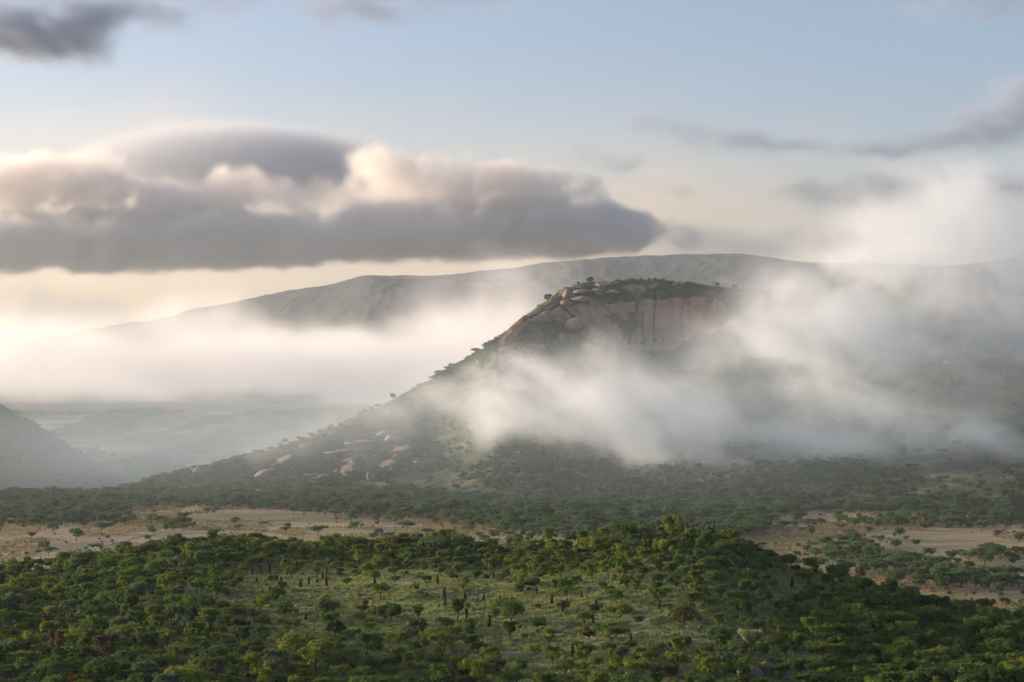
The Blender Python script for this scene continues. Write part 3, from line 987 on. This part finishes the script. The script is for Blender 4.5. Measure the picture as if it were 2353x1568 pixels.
def near_density(px, py):
    d = 0.36 + 0.20 * fbm(px, py * 2.2, 120, 3, 88)
    d = d + 0.32 * (1 - sstep(px, 380, 580)) + 0.50 * sstep(px, 1760, 1950) + 0.35 * (1 - sstep(py, 1290, 1325)) + 0.12 * sstep(py, 1470, 1540)
    clear = np.maximum.reduce([blob(px, py, 720, 1360, 260, 70), blob(px, py, 1010, 1380, 280, 70), blob(px, py, 1290, 1400, 170, 90) * 0.8,
                               blob(px, py, 600, 1330, 90, 30), blob(px, py, 1220, 1490, 200, 80) * 0.75, blob(px, py, 1500, 1440, 190, 70) * 0.6,
                               blob(px, py, 800, 1440, 260, 45) * 0.6, blob(px, py, 1780, 1330, 110, 40) * 0.85, blob(px, py, 1850, 1360, 90, 50) * 0.9,
                               blob(px, py, 860, 1500, 120, 30) * 0.6, blob(px, py, 1850, 1525, 120, 16) * 0.8])
    return d * (1 - 0.93 * np.clip(clear * 1.15, 0, 1)), clear


def sample_near(n, y0=205, y1=420):
    Y = np.sqrt(rng.random(n) * (y1 ** 2 - y0 ** 2) + y0 ** 2)
    u = (rng.random(n) * 2 - 1) * 0.31
    X = u * Y; Z = near_z(X, Y)
    px, py = to_px(X, Y, Z)
    return X, Y, Z, px, py


def crest_y(px):
    return interp_s(px, NC_PX, NC_Y, 60)


X, Y, Z, px, py = sample_near(40000)
dn, cl = near_density(px, py)
ok = (rng.random(len(X)) < dn) & (Y < crest_y(px) + 26)
X, Y, Z, px, py, cl = [a[ok] for a in (X, Y, Z, px, py, cl)]
ti_ = rng.choice(len(TREES), len(X), p=[.15, .12, .15, .09, .05, .08, .14, .05, .06, .11])
sc_ = 0.27 + 0.42 * rng.random(len(X)) ** 1.6
rad_ = np.array([TREE_SPECS[t][2] for t in ti_]) * 0.5 * sc_
dn_ = near_density(px, py)[0]
keep = spread(list(zip(X, Y)), rad_ * np.clip(dn_, 0.035, 1.2) ** -0.5, 0.72, 10.0)
keep = [i for i in keep if Y[i] < crest_y(px[i]) + 14]
near_trees = [dict(x=X[i], y=Y[i], z=Z[i], px=px[i], py=py[i], t=int(ti_[i]), s=float(sc_[i]), r=rng.random() * 6.283, cl=cl[i]) for i in keep]


def near_colour(q):
    u = rng.random()
    if q['px'] > 1850:
        return 'dark-green' if u < 0.42 else 'mid-green' if u < 0.82 else 'yellow-green'
    if q['px'] < 520:
        return 'dark-green' if u < 0.17 else 'mid-green' if u < 0.60 else 'yellow-green' if u < 0.78 else 'grey-green' if u < 0.93 else 'brownish'
    return 'dark-green' if u < 0.17 else 'mid-green' if u < 0.60 else 'yellow-green' if u < 0.86 else 'grey-green' if u < 0.95 else 'brownish'


for q in near_trees:
    q['c'] = near_colour(q)
    q['show'] = q['s'] * TREE_SPECS[q['t']][1] / q['y'] * (1.0 if -20 < q['px'] < 2373 and q['py'] < 1610 else 0.0)
near_trees.sort(key=lambda q: -q['show'])
MAIN = near_trees[:300]; REST = near_trees[300:]

ORD = ['first', 'second', 'third', 'fourth', 'fifth', 'sixth', 'seventh', 'eighth', 'ninth', 'tenth', 'eleventh', 'twelfth', 'thirteenth', 'fourteenth', 'fifteenth', 'sixteenth', 'seventeenth', 'eighteenth', 'nineteenth', 'twentieth']


def near_zone(px, py):
    row = 'on the crest' if py < 1318 else 'high on the slope' if py < 1375 else 'halfway down' if py < 1440 else 'low on the slope' if py < 1510 else 'at the bottom edge'
    colm = 'far left' if px < 330 else 'left of the clearing' if px < 640 else 'beside the clearing' if px < 1180 else 'right of the clearing' if px < 1640 else 'below the shoulder' if px < 1960 else 'far right'
    return row, colm


def label_all(items, kind, size_words, zone=near_zone):
    """words that single each one out: look, place and its turn from the left among its like"""
    groups = {}
    for q in items:
        groups.setdefault((q['size'], q['c'], zone(q['px'], q['py'])), []).append(q)
    for (sz, c, (row, colm)), lst in groups.items():
        lst.sort(key=lambda q: q['px'])
        for i, q in enumerate(lst):
            tail = '' if len(lst) == 1 else ', %s such from left' % (ORD[i] if i < 20 else str(i + 1) + 'th')
            q['label'] = ('%s %s %s %s, %s%s' % (size_words[sz], c, kind, row, colm, tail)).replace('  ', ' ')


def place(q, root_name, parts, mats, category, group, tilt=0.0):
    root = bpy.data.objects.new(root_name, None)
    root.empty_display_size = 0.5
    COL.objects.link(root)
    root.location = (q['x'], q['y'], q['z'] - 0.05)
    root.rotation_euler = (tilt * math.cos(q['r'] * 3), tilt * math.sin(q['r'] * 3), q['r']); root.scale = (q['s'],) * 3
    root['label'] = q['label']; root['category'] = category; root['group'] = group
    for (nm, me), mt in zip(parts, mats):
        o = link(nm, me, root)
        if mt is not None:
            o.material_slots[0].link = 'OBJECT'; o.material_slots[0].material = mt
    return root


hs = sorted(q['s'] * TREE_SPECS[q['t']][1] for q in MAIN)
t1, t2 = hs[len(hs) // 3], hs[2 * len(hs) // 3]
for q in MAIN:
    hgt = q['s'] * TREE_SPECS[q['t']][1]
    q['size'] = 0 if hgt < t1 else 1 if hgt < t2 else 2
    q['shape'] = TREE_SPECS[q['t']][4]
# a few trees the photograph singles out
def special(x_px, y_px, colour, t, s):
    q = min(MAIN, key=lambda a: abs(a['px'] - x_px) + abs(a['py'] - y_px) + (500 if a.get('fix') else 0))
    q['c'] = colour; q['t'] = t; q['s'] = s; q['fix'] = True


special(190, 1580, 'orange-brown', 6, 0.6); special(240, 1590, 'dark-green', 1, 0.7); special(440, 1600, 'yellow-green', 5, 0.75); special(750, 1585, 'yellow-green', 1, 0.8)
special(1735, 1520, 'cream-flowered', 0, 0.65); special(1445, 1265, 'dark-green', 5, 0.85); special(1545, 1258, 'yellow-green', 8, 0.85); special(918, 1400, 'dark-green', 0, 0.75)
special(855, 1440, 'dark-green', 2, 0.85); special(1360, 1250, 'yellow-green', 1, 0.8)
label_all(MAIN, 'tree', ['low', 'middling', 'tall'])
for q in MAIN:
    tr, cr = TREES[q['t']][:2]
    place(q, 'bushveld_tree', (('trunk', tr), ('crown', cr)), (None, LEAF[q['c']]), 'tree', 'trees on the near hill')

WOOD_COLS = ['dark-green', 'mid-green', 'yellow-green', 'grey-green', 'brownish']
C_near = proto_collection('near_tree', [(TREES[t][3], TREES[t][4], c) for t in range(10) for c in WOOD_COLS])
scatter('near_woodland', [(q['x'], q['y'], q['z'] - .05) for q in REST], [q['r'] for q in REST], [q['s'] for q in REST],
        [q['t'] * 5 + WOOD_COLS.index(q['c']) if q['c'] in WOOD_COLS else 0 for q in REST], C_near, 'mass of further trees crowding the near hill')

# shrubs
X, Y, Z, px, py = sample_near(9000)
dn, cl = near_density(px, py)
ok = (rng.random(len(X)) < np.clip(0.20 * dn + 0.02, 0.03, 0.3)) & (Y < crest_y(px) + 15)
X, Y, Z, px, py, cl = [a[ok] for a in (X, Y, Z, px, py, cl)]
si_ = rng.integers(0, len(SHRUBS), len(X)); sc2 = 0.5 + 0.55 * rng.random(len(X)) ** 1.5
sc2 = sc2 * (0.9 - 0.35 * np.clip(cl, 0, 1))
keep = spread(list(zip(X, Y)), np.array([SHRUB_SPECS[i][2] for i in si_]) * 0.5 * sc2, 1.1)
tree_xy = np.array([(q['x'], q['y'], TREE_SPECS[q['t']][2] * 0.42 * q['s']) for q in near_trees])
near_shrubs = []
for i in keep:
    d2 = (tree_xy[:, 0] - X[i]) ** 2 + (tree_xy[:, 1] - Y[i]) ** 2
    if np.any(d2 < (tree_xy[:, 2] * 0.8) ** 2):
        continue
    u = rng.random()
    c = 'mid-green' if u < 0.3 else 'grey-green' if u < 0.6 else 'dark-green' if u < 0.75 else 'yellow-green' if u < 0.85 else 'brownish'
    if blob(px[i], py[i], 1860, 1352, 100, 42) > 0.4:
        c = 'silver-grey'
    q = dict(x=X[i], y=Y[i], z=Z[i], px=px[i], py=py[i], t=int(si_[i]), s=float(sc2[i]), r=rng.random() * 6.283, c=c)
    q['show'] = q['s'] * SHRUB_SPECS[q['t']][2] / q['y'] * (1.0 if -20 < px[i] < 2373 and py[i] < 1590 else 0.0)
    near_shrubs.append(q)
near_shrubs.sort(key=lambda q: -q['show'])
SMAIN = near_shrubs[:280]; SREST = near_shrubs[280:]
for q in SMAIN:
    wdt = q['s'] * SHRUB_SPECS[q['t']][2]; q['size'] = 0 if wdt < 1.6 else 1 if wdt < 2.2 else 2
label_all(SMAIN, 'shrub', ['small', 'middling', 'wide'])
for q in SMAIN:
    st, fo = SHRUBS[q['t']][:2]
    place(q, 'shrub', (('stems', st), ('foliage', fo)), (None, LEAF[q['c']]), 'shrub', 'shrubs on the near hill')
SH_COLS = ['mid-green', 'grey-green', 'dark-green', 'yellow-green', 'brownish', 'silver-grey']
C_shrub = proto_collection('near_shrub', [(SHRUBS[t][3], SHRUBS[t][4], c) for t in range(5) for c in SH_COLS])
scatter('undergrowth', [(q['x'], q['y'], q['z'] - .05) for q in SREST], [q['r'] for q in SREST], [q['s'] for q in SREST],
        [q['t'] * 6 + SH_COLS.index(q['c']) for q in SREST], C_shrub, 'low undergrowth between the trees of the near hill')

# aloes with dark skirts of dead leaves
X, Y, Z, px, py = sample_near(5200)
dn, cl = near_density(px, py)
ok = (rng.random(len(X)) < np.clip(0.014 + 0.085 * cl, 0, 0.3)) & (Y < crest_y(px) + 8) & (px > 480) & (px < 1900)
X, Y, Z, px, py = [a[ok] for a in (X, Y, Z, px, py)]
aloes = []
for i in range(len(X)):
    d2 = (tree_xy[:, 0] - X[i]) ** 2 + (tree_xy[:, 1] - Y[i]) ** 2
    if np.any(d2 < (tree_xy[:, 2] * 0.8) ** 2) or not (0 < px[i] < 2353 and py[i] < 1575):
        continue
    t = int(rng.integers(0, 4)); s = 0.48 + 0.34 * rng.random()
    hh = ALOES[t][3] * s
    aloes.append(dict(x=X[i], y=Y[i], z=Z[i], px=px[i], py=py[i], t=t, s=s, r=rng.random() * 6.283, c='dark-skirted', size=0 if hh < 1.2 else 1 if hh < 1.7 else 2))
aloes = aloes[:220]
label_all(aloes, 'post-like aloe', ['short', 'middling', 'tall'])
for q in aloes:
    a = ALOES[q['t']]
    place(q, 'aloe', (('stem', a[0]), ('dead_leaf_skirt', a[1]), ('leaf_rosette', a[2])), (None, None, None), 'aloe', 'aloes on the near hill', 0.06)

# grass tufts
def make_tuft(seed, c):
    g = np.random.default_rng(seed); V = []; F = []; T = []
    for i in range(26):
        a = g.random() * 6.283; r = 0.22 * math.sqrt(g.random()); b = np.array([r * math.cos(a), r * math.sin(a), -0.03])
        d = np.array([math.cos(a), math.sin(a), 0]) * (0.12 + 0.2 * g.random()); h = 0.22 + 0.25 * g.random()
        s = np.array([-math.sin(a), math.cos(a), 0]) * 0.03
        k = len(V); V += [b - s, b + s, b + d * .5 + s * .8 + [0, 0, h * .7], b + d * .5 - s * .8 + [0, 0, h * .7]]
        F.append((k, k + 1, k + 2, k + 3)); T += [g.random()] * 4
    return np.array(V), np.array(F), np.array(T)


M_grass = mat_leaf('grass_blades', (0.110, 0.140, 0.050), (0.320, 0.350, 0.165))
M_dry = mat_leaf('dry_grass_blades', (0.15, 0.118, 0.062), (0.37, 0.300, 0.170))


def tuft_collection(name, mat):
    c = bpy.data.collections.new(name)
    for i in range(4):
        V, F, T = make_tuft(60 + i, 0)
        me = mesh_from('%s_%03d' % (name, i), V, F, mat); add_attr(me, 'tint', T)
        c.objects.link(bpy.data.objects.new('%s_%03d' % (name, i), me))
    return c


C_tuft = tuft_collection('grass_tuft', M_grass); C_dry = tuft_collection('dry_tuft', M_dry)
X, Y, Z, px, py = sample_near(95000, 205, 400)
dn, cl = near_density(px, py)
ok = (rng.random(len(X)) < np.clip(1.15 - dn, 0.15, 1)) & (Y < crest_y(px) + 10) & (fbm(X, Y, 6, 3, 77) > -0.45)
X, Y, Z = X[ok], Y[ok], Z[ok]
scatter('grass', np.stack([X, Y, Z], 1), rng.random(len(X)) * 6.28, 0.6 + 1.1 * rng.random(len(X)) ** 2, rng.integers(0, 4, len(X)), C_tuft, 'green tussock grass of the near hill')

# ------------------------------------------------------------------ plain: thorn trees and bush
def plain_density(px, py):
    far = (1 - sstep(py, 1160, 1195)) * (0.62 + 0.9 * fbm(px, py * 4, 110, 3, 97))
    mid = np.maximum.reduce([blob(px, py, 120, 1195, 190, 22), blob(px, py, 330, 1150, 500, 14), blob(px, py, 640, 1160, 330, 22), blob(px, py, 950, 1165, 330, 40), blob(px, py, 1250, 1190, 280, 40),
                             blob(px, py, 1480, 1190, 260, 40), blob(px, py, 1650, 1220, 120, 26), blob(px, py, 1700, 1160, 250, 34), blob(px, py, 2050, 1165, 420, 22), blob(px, py, 2200, 1195, 250, 16), blob(px, py, 1960, 1275, 80, 24),
                             blob(px, py, 2060, 1310, 160, 16), blob(px, py, 2250, 1340, 180, 16), blob(px, py, 2275, 1282, 70, 18), blob(px, py, 400, 1215, 50, 14)])
    tan = np.maximum.reduce([blob(px, py, 120, 1255, 330, 26), blob(px, py, 100, 1222, 300, 14), blob(px, py, 480, 1182, 190, 16), blob(px, py, 700, 1200, 250, 14), blob(px, py, 900, 1218, 250, 10),
                             blob(px, py, 2080, 1238, 360, 12), blob(px, py, 2200, 1265, 200, 10) * .8, blob(px, py, 2200, 1385, 170, 16), blob(px, py, 2000, 1185, 160, 10), blob(px, py, 2300, 1310, 120, 8)])
    return np.clip(0.04 + 0.96 * np.maximum(mid, far) - 1.0 * tan, 0.022, 1)


n = 36000
Y = np.sqrt(rng.random(n) * (1120 ** 2 - 500 ** 2) + 500 ** 2); u = (rng.random(n) * 2 - 1) * 0.43
X = u * Y; Z = plain_z(X, Y); px, py = to_px(X, Y, Z)
ok = (rng.random(n) < plain_density(px, py)) & (Z > near_z(X, Y) - 2)
X, Y, Z, px, py = [a[ok] for a in (X, Y, Z, px, py)]
ti_ = rng.choice(len(TREES), len(X), p=[.12, .08, .13, .03, .22, .05, .12, .20, .01, .04]); sc_ = 0.6 + 0.5 * rng.random(len(X)) ** 1.3
pd_ = plain_density(px, py)
keep = spread(list(zip(X, Y)), np.array([TREE_SPECS[t][2] for t in ti_]) * 0.5 * sc_ * np.clip(pd_, 0.03, 1) ** -0.5, 0.62, 12.0)
pl = []
for i in keep:
    u = rng.random()
    pl.append(dict(x=X[i], y=Y[i], z=Z[i], px=px[i], py=py[i], t=int(ti_[i]), s=float(sc_[i]), r=rng.random() * 6.283,
                   c='blue-green' if u < 0.52 else 'dark-green' if u < 0.66 else 'grey-green' if u < 0.93 else 'brownish'))
crest_px = interp_s(np.array([q['px'] for q in pl]), NC_PX, NC_PY, 45) - 18
for q, c in zip(pl, crest_px):
    q['show'] = q['s'] * TREE_SPECS[q['t']][1] / q['y'] if (0 < q['px'] < 2353 and q['py'] < c) else 0.0
pl.sort(key=lambda q: -q['show'])
PMAIN = [q for q in pl[:240] if q['show'] > 0]; PREST = pl[len(PMAIN):]
for q in PMAIN:
    hgt = q['s'] * TREE_SPECS[q['t']][1]; q['size'] = 0 if hgt < 4.3 else 1 if hgt < 5.2 else 2


def plain_zone(px, py):
    row = 'at far plain edge' if py < 1165 else 'on mid plain' if py < 1215 else 'on near plain'
    colm = 'by the tan field' if px < 330 else 'left of middle' if px < 820 else 'under the hill' if px < 1400 else 'behind the crest' if px < 1900 else 'on the right flats'
    return row, colm


label_all(PMAIN, 'thorn tree', ['low', 'middling', 'tall'], plain_zone)
for q in PMAIN:
    tr, cr = TREES[q['t']][:2]
    place(q, 'thorn_tree', (('trunk', tr), ('crown', cr)), (None, LEAF[q['c']]), 'tree', 'thorn trees on the plain')
PL_COLS = ['blue-green', 'dark-green', 'grey-green', 'brownish']
C_plain = proto_collection('plain_tree', [(TREES[t][3], TREES[t][4], c) for t in range(10) for c in PL_COLS])
scatter('plain_woodland', [(q['x'], q['y'], q['z'] - .05) for q in PREST], [q['r'] for q in PREST], [q['s'] for q in PREST],
        [q['t'] * 4 + PL_COLS.index(q['c']) for q in PREST], C_plain, 'belt of bush along the foot of the rock hill')
n = 3600
Y = np.sqrt(rng.random(n) * (1050 ** 2 - 520 ** 2) + 520 ** 2); u = (rng.random(n) * 2 - 1) * 0.3
X = u * Y; ok = fbm(X, Y, 30, 3, 19) > 0.05; X, Y = X[ok], Y[ok]; n = len(X); Z = plain_z(X, Y)
C_pshrub = proto_collection('plain_shrub', [(SHRUBS[t][3], SHRUBS[t][4], c) for t in range(5) for c in ('grey-green', 'brownish', 'blue-green')])
scatter('plain_bush', np.stack([X, Y, Z], 1), rng.random(n) * 6.28, 0.25 + 0.7 * rng.random(n) ** 2.5, rng.integers(0, 15, n), C_pshrub, 'low scrub dotted over the dry plain')

n = 60000
Y = np.sqrt(rng.random(n) * (1020 ** 2 - 540 ** 2) + 540 ** 2); u = (rng.random(n) * 2 - 1) * 0.29
X = u * Y; ok = (fbm(X, Y * 0.5, 24, 4, 27) > 0.0) & (near_z(X, Y) < -64); X, Y = X[ok], Y[ok]; n = len(X); Z = plain_z(X, Y)
scatter('dry_grass', np.stack([X, Y, Z], 1), rng.random(n) * 6.28, 1.2 + 1.6 * rng.random(n) ** 2, rng.integers(0, 4, n), C_dry, 'dry tussock grass on the plain')

# ------------------------------------------------------------------ rock hill bush
n = 26000
px = 180 + rng.random(n) * 2500; s = rng.random(n) ** 0.9 * 0.86
X, Y, Z = hill_pt(px, s)
rk, ck = rock_bare(px, s)
sx, sy = to_px(X, Y, Z)
den = np.clip(1.05 - 0.45 * sstep(s, 0.3, 0.62) * sstep(px, 1050, 1200), 0, 1)
den = den * (1 - sstep(rk, 0.25, 0.5) * 0.97) * np.where((s > 0.66) & (px > 1200) & (px < 1720), 0.95, 1.0)
den = den * (1 - 0.93 * sstep(fbm(X, Y * 0.7, 60, 4, 15), 0.02, 0.22))
ok = rng.random(n) < den
px, s, X, Y, Z = [a[ok] for a in (px, s, X, Y, Z)]
scl = 0.42 + 0.5 * rng.random(len(X)) ** 1.6
scl = scl * np.where((s > 0.5) & (px > 1150), 0.55, 1.0)
ti_ = rng.choice(len(TREES), len(X), p=[.20, .10, .24, .03, .03, .05, .25, .03, .01, .06])
keep = spread(list(zip(X, Y)), np.array([TREE_SPECS[t][2] for t in ti_]) * 0.5 * scl, 0.55, 5.0)
ci_ = rng.choice(4, len(X), p=[.45, .20, .29, .06])
scatter('hill_woodland', [(X[i], Y[i], Z[i] - 0.4) for i in keep], rng.random(len(keep)) * 6.28, scl[keep], ti_[keep] * 4 + ci_[keep], C_plain, 'dense bush covering the slopes of the granite hill')

# bush on the hill at the left
n = 9000
px = -300 + rng.random(n) * 720; s = 0.05 + rng.random(n) * 1.1
X, Y, Z = left_pt(px, s)
scatter('bushy_hill_woodland', np.stack([X, Y, Z - 0.5], 1), rng.random(n) * 6.28, 0.7 + 0.7 * rng.random(n), rng.choice([0, 2, 4, 6, 7], n) * 4 + rng.choice(4, n, p=[.5, .35, .12, .03]), C_plain, 'bush covering the hazy hill on the left')
# scattered bush in the far valley
n = 9000
Y = np.sqrt(rng.random(n) * (3400 ** 2 - 1700 ** 2) + 1700 ** 2); u = -0.30 + rng.random(n) * 0.30
X = u * Y; Z = valley_z(X, Y)
ok = fbm(X, Y * 0.6, 160, 4, 33) + 0.25 * (rng.random(n) - 0.5) > 0.16
X, Y, Z = X[ok], Y[ok], Z[ok]
scatter('valley_woodland', np.stack([X, Y, Z - 0.3], 1), rng.random(len(X)) * 6.28, 0.9 + 1.3 * rng.random(len(X)), rng.choice([0, 2, 4, 6, 7], len(X)) * 4 + rng.choice(2, len(X)), C_plain, 'bush scattered over the far valley side')


# ------------------------------------------------------------------ boulders
def boulder_mesh(seed, flat=0.7, cuts=3):
    bm = bmesh.new(); bmesh.ops.create_icosphere(bm, subdivisions=cuts, radius=1.0)
    g = np.random.default_rng(seed); off = g.random(3) * 50
    dirs = g.normal(size=(7, 3)); dirs /= np.linalg.norm(dirs, axis=1)[:, None]; lim = 0.68 + 0.2 * g.random(7)
    for v in bm.verts:
        p = np.array(v.co)
        for d, l in zip(dirs, lim):                 # flat joint faces, edges worn round
            e = p @ d - l
            if e > 0:
                p = p - d * e * 0.85
        q = p * (1 + 0.10 * float(fbm(p[0] * 3 + off[0], p[1] * 3 + p[2] * 2 + off[1], 1.6, 3, seed)))
        v.co = (q[0], q[1], q[2] * flat)
    for f in bm.faces:
        f.smooth = True
    me = bpy.data.meshes.new('boulder'); bm.to_mesh(me); bm.free()
    me.materials.append(M_stone)
    return me


BOULDERS = [boulder_mesh(200 + i, fl) for i, fl in enumerate((0.75, 0.6, 0.9, 0.5, 0.8))]


def boulder(x, y, z, size, mesh, label, group=None, rot=(0, 0, 0), mat=None):
    o = link('boulder', BOULDERS[mesh]); o.location = (x, y, z); o.scale = size; o.rotation_euler = rot
    o['label'] = label; o['category'] = 'boulder'
    if group:
        o['group'] = group
    if mat:
        o.material_slots[0].link = 'OBJECT'; o.material_slots[0].material = mat
    return o


def on_hill(tx, ty):
    """the spot of the granite hill seen at a place of the layout sheet"""
    s = np.linspace(0.02, 0.86, 1500); p = np.full_like(s, tx)
    X, Y, Z = hill_pt(p, s)
    sx, sy = to_px(X, Y, Z)
    i = int(np.argmin(np.abs(sy - ty) + 0.3 * np.abs(sx - tx)))
    return X[i], Y[i], Z[i]


def hill_boulder(tx, ty, w_, h_, mesh, label, tilt=0.0, mat=None, group='boulders on the granite hill', sink=0.42):
    x, y, z = on_hill(tx, ty + h_ * 0.5)
    k = K * y
    if ty < 700:
        sink = 0.62
    boulder(x, y - 0.1 * w_ * k, z + h_ * k * (0.5 - sink), (w_ * k * 0.55, w_ * k * 0.5, h_ * k * 0.75), mesh, label, group, (0, R(tilt), random.random() * 0.8), mat)


HB = [  # summit rocks, then the slabs and boulders low on the left shoulder
    (1306, 668, 30, 22, 0, 'square pink block at the left end of the summit', 4, M_stone), (1340, 660, 46, 20, 3, 'flat grey slab stacked on the left summit', -4, M_stone_g),
    (1336, 676, 44, 20, 1, 'layered grey block under the flat summit slab', 3, M_stone_g), (1372, 662, 26, 20, 2, 'rounded grey boulder in the middle of the summit rocks', 0, M_stone_g),
    (1405, 664, 34, 14, 1, 'low grey boulder right of the summit rocks', 0, M_stone_g), (1352, 650, 26, 11, 0, 'small grey boulder topping the summit rocks', 0, M_stone_g),
    (1455, 642, 90, 12, 3, 'long bare whaleback of rock on the summit skyline', 3, M_stone), (1384, 652, 22, 10, 4, 'small pale boulder beside the summit bushes', 0, M_stone_g),
    (1300, 690, 26, 14, 4, 'pink boulder tucked under the square summit block', 10, M_stone),
    (1695, 740, 70, 42, 0, 'pale rounded boulder half hidden in mist right of dome', 0, M_stone),
    (1428, 792, 40, 22, 4, 'pale grey block at the foot of the cliff', 0, M_stone_g), (1464, 796, 34, 18, 1, 'small pale slab right of the block below the cliff', 0, M_stone_g),
    (1320, 735, 50, 26, 2, 'bulging pink boulder on the left face of the dome', -20, M_stone),
    (465, 1077, 46, 28, 2, 'round pink boulder alone on the low left shoulder', 0, M_stone), (352, 1108, 20, 14, 0, 'small pink boulder near the toe of hill', 0, M_stone),
    (600, 1082, 64, 26, 1, 'lower half of the big tilted pink slab', -24, M_stone), (640, 1056, 64, 18, 3, 'upper half of the big tilted pink slab', -30, M_stone),
    (664, 1050, 22, 18, 0, 'knob of pale rock beside the tilted slab', 0, M_stone_g), (700, 1088, 70, 14, 3, 'flat pale slab right of the tilted pink slab', -4, M_stone),
    (742, 1092, 26, 18, 4, 'small pale boulder at the end of the flat slab', 0, M_stone_g), (853, 1088, 22, 26, 2, 'upright pale boulder standing above the trees', 0, M_stone_g),
    (962, 1062, 30, 30, 0, 'grey boulder at the edge of the mist', 10, M_stone_g), (700, 1020, 34, 16, 1, 'weathered slab above the tilted pink slab', -20, M_stone),
    (830, 1010, 70, 16, 3, 'lowest layer of the stepped grey outcrop', -4, M_stone_g), (880, 990, 60, 24, 1, 'middle layer of the stepped grey outcrop', -8, M_stone_g),
    (905, 1002, 40, 26, 0, 'dark block right of the stepped grey outcrop', 0, M_stone_g), (780, 1032, 60, 14, 3, 'long thin ledge under the stepped outcrop', -6, M_stone_g),
    (930, 1025, 60, 14, 3, 'pale ledge below the dark outcrop block', -14, M_stone), (500, 1098, 22, 10, 4, 'small flat stone below the round pink boulder', 0, M_stone_g),
    (430, 1100, 24, 12, 1, 'grey stone left of the round pink boulder', 0, M_stone_g), (400, 1118, 20, 10, 3, 'small grey stone low on the left toe', 0, M_stone_g),
    (550, 1100, 20, 9, 3, 'small pale stone left of the tilted slab', 0, M_stone_g), (1035, 1132, 56, 12, 3, 'bare pink rock sheet among the trees', 0, M_stone),
    (2040, 800, 40, 14, 1, 'pale ledge on the misty right-hand slope', 0, M_stone_g),
    (2180, 830, 30, 14, 3, 'small pale outcrop in the misty green slope', 0, M_stone_g), (1420, 860, 40, 12, 1, 'dim slab below the dome showing through thin mist', 0, M_stone_g),
]
for (tx, ty, w_, h_, mesh, lab, tilt, mt) in HB:
    if w_:
        hill_boulder(tx, ty, w_, h_, mesh, lab, tilt, mt)


def on_near(tx, ty):
    Y = np.linspace(200, 480, 1400); X = uof(tx) * Y; Z = near_z(X, Y)
    sy = to_px(X, Y, Z)[1]
    i = int(np.argmin(np.abs(sy - ty)))
    return X[i], Y[i], Z[i]


for (tx, ty, w_, h_, mesh, lab) in [
    (1722, 1552, 60, 34, 0, 'pink boulder at the bottom edge, left of its pair'), (1762, 1548, 48, 40, 2, 'taller pink boulder at the bottom edge'),
    (1625, 1525, 34, 14, 3, 'flat pale stone in the undergrowth low on the slope'), (1915, 1460, 22, 22, 0, 'small pinkish rock among dark bushes on the right'),
    (2060, 1500, 20, 18, 4, 'small pale rock low on the dark right-hand slope'), (2250, 1555, 20, 16, 1, 'pale stone under trees near the bottom right corner'),
    (1800, 1556, 40, 26, 1, 'dark weathered rock right of the pink boulder pair')]:
    x, y, z = on_near(tx, ty); k = K * y
    boulder(x, y, z + 0.15 * h_ * k, (w_ * k * .6, w_ * k * .5, h_ * k * .8), mesh, lab, 'boulders on the near hill', (0, 0, random.random() * 3), M_stone if 'pink' in lab else M_stone_g)

# trees standing out on the skyline of the granite hill
SK_T = [(1096, 806, 22, 2, 'dark flat-topped tree on the left shoulder skyline of rock hill'), (1120, 800, 18, 6, 'small dark tree right of the shoulder skyline tree'),
        (1262, 688, 24, 2, 'dark tree leaning out left of the summit rocks'), (1240, 706, 16, 6, 'low dark tree below the leaning summit tree'), (1356, 648, 24, 1, 'tallest dark tree rising above the summit rocks'),
        (1412, 650, 12, 3, 'tiny crooked tree on the summit dip'), (1330, 652, 12, 6, 'small bush tree on top of the grey slabs'), (1575, 660, 20, 0, 'rounded dark tree right of the summit grass'),
        (1620, 662, 18, 6, 'low dark tree near the right summit edge'), (1648, 660, 22, 8, 'slim tree on the right summit edge'), (1690, 664, 20, 1, 'hazy tree at the edge of the mist on summit'), (1536, 655, 16, 2, 'small dark tree midway along the summit')]
for (tx, ty, h_, t, lab) in SK_T:
    x, y, z = on_hill(tx, ty + 4)
    q = dict(x=x, y=y, z=z - 0.3, s=0.72 * h_ * K * y / TREE_SPECS[t][1], r=random.random() * 6.28, label=lab)
    place(q, 'hilltop_tree', (('trunk', TREES[t][0]), ('crown', TREES[t][1])), (None, LEAF['dark-green']), 'tree', 'trees on the hill skyline')

# ------------------------------------------------------------------ stony track over the plain
M_track = mat_stone('stony_track', (0.27, 0.22, 0.165), (0.36, 0.31, 0.25), (0.16, 0.13, 0.10))
tp = [(195, 1275), (235, 1255), (290, 1240), (345, 1229), (400, 1222), (470, 1219)]
tX = []; tY = []
for a, b in tp:
    yy_ = 64.0 / ((b - HZ) * K); tX.append(float(uof(a)) * yy_); tY.append(yy_)
t = np.linspace(0, len(tp) - 1, 120)
cx = np.interp(t, range(len(tp)), tX); cyy = np.interp(t, range(len(tp)), tY)
cx = cx + 1.2 * np.sin(t * 5); dx = np.gradient(cx); dyy = np.gradient(cyy); ln = np.hypot(dx, dyy)
wv = np.linspace(-1, 1, 7)
TX = cx[:, None] - (dyy / ln)[:, None] * wv * (2.0 + 0.5 * fbm(t * 10, t * 0, 6, 2, 3))[:, None]; TY = cyy[:, None] + (dx / ln)[:, None] * wv * 2.0
# laid on the plain's own facets, a hand above them
grid_obj('stony_track', TX, TY, plain_z(TX, TY) + 0.14, M_track)
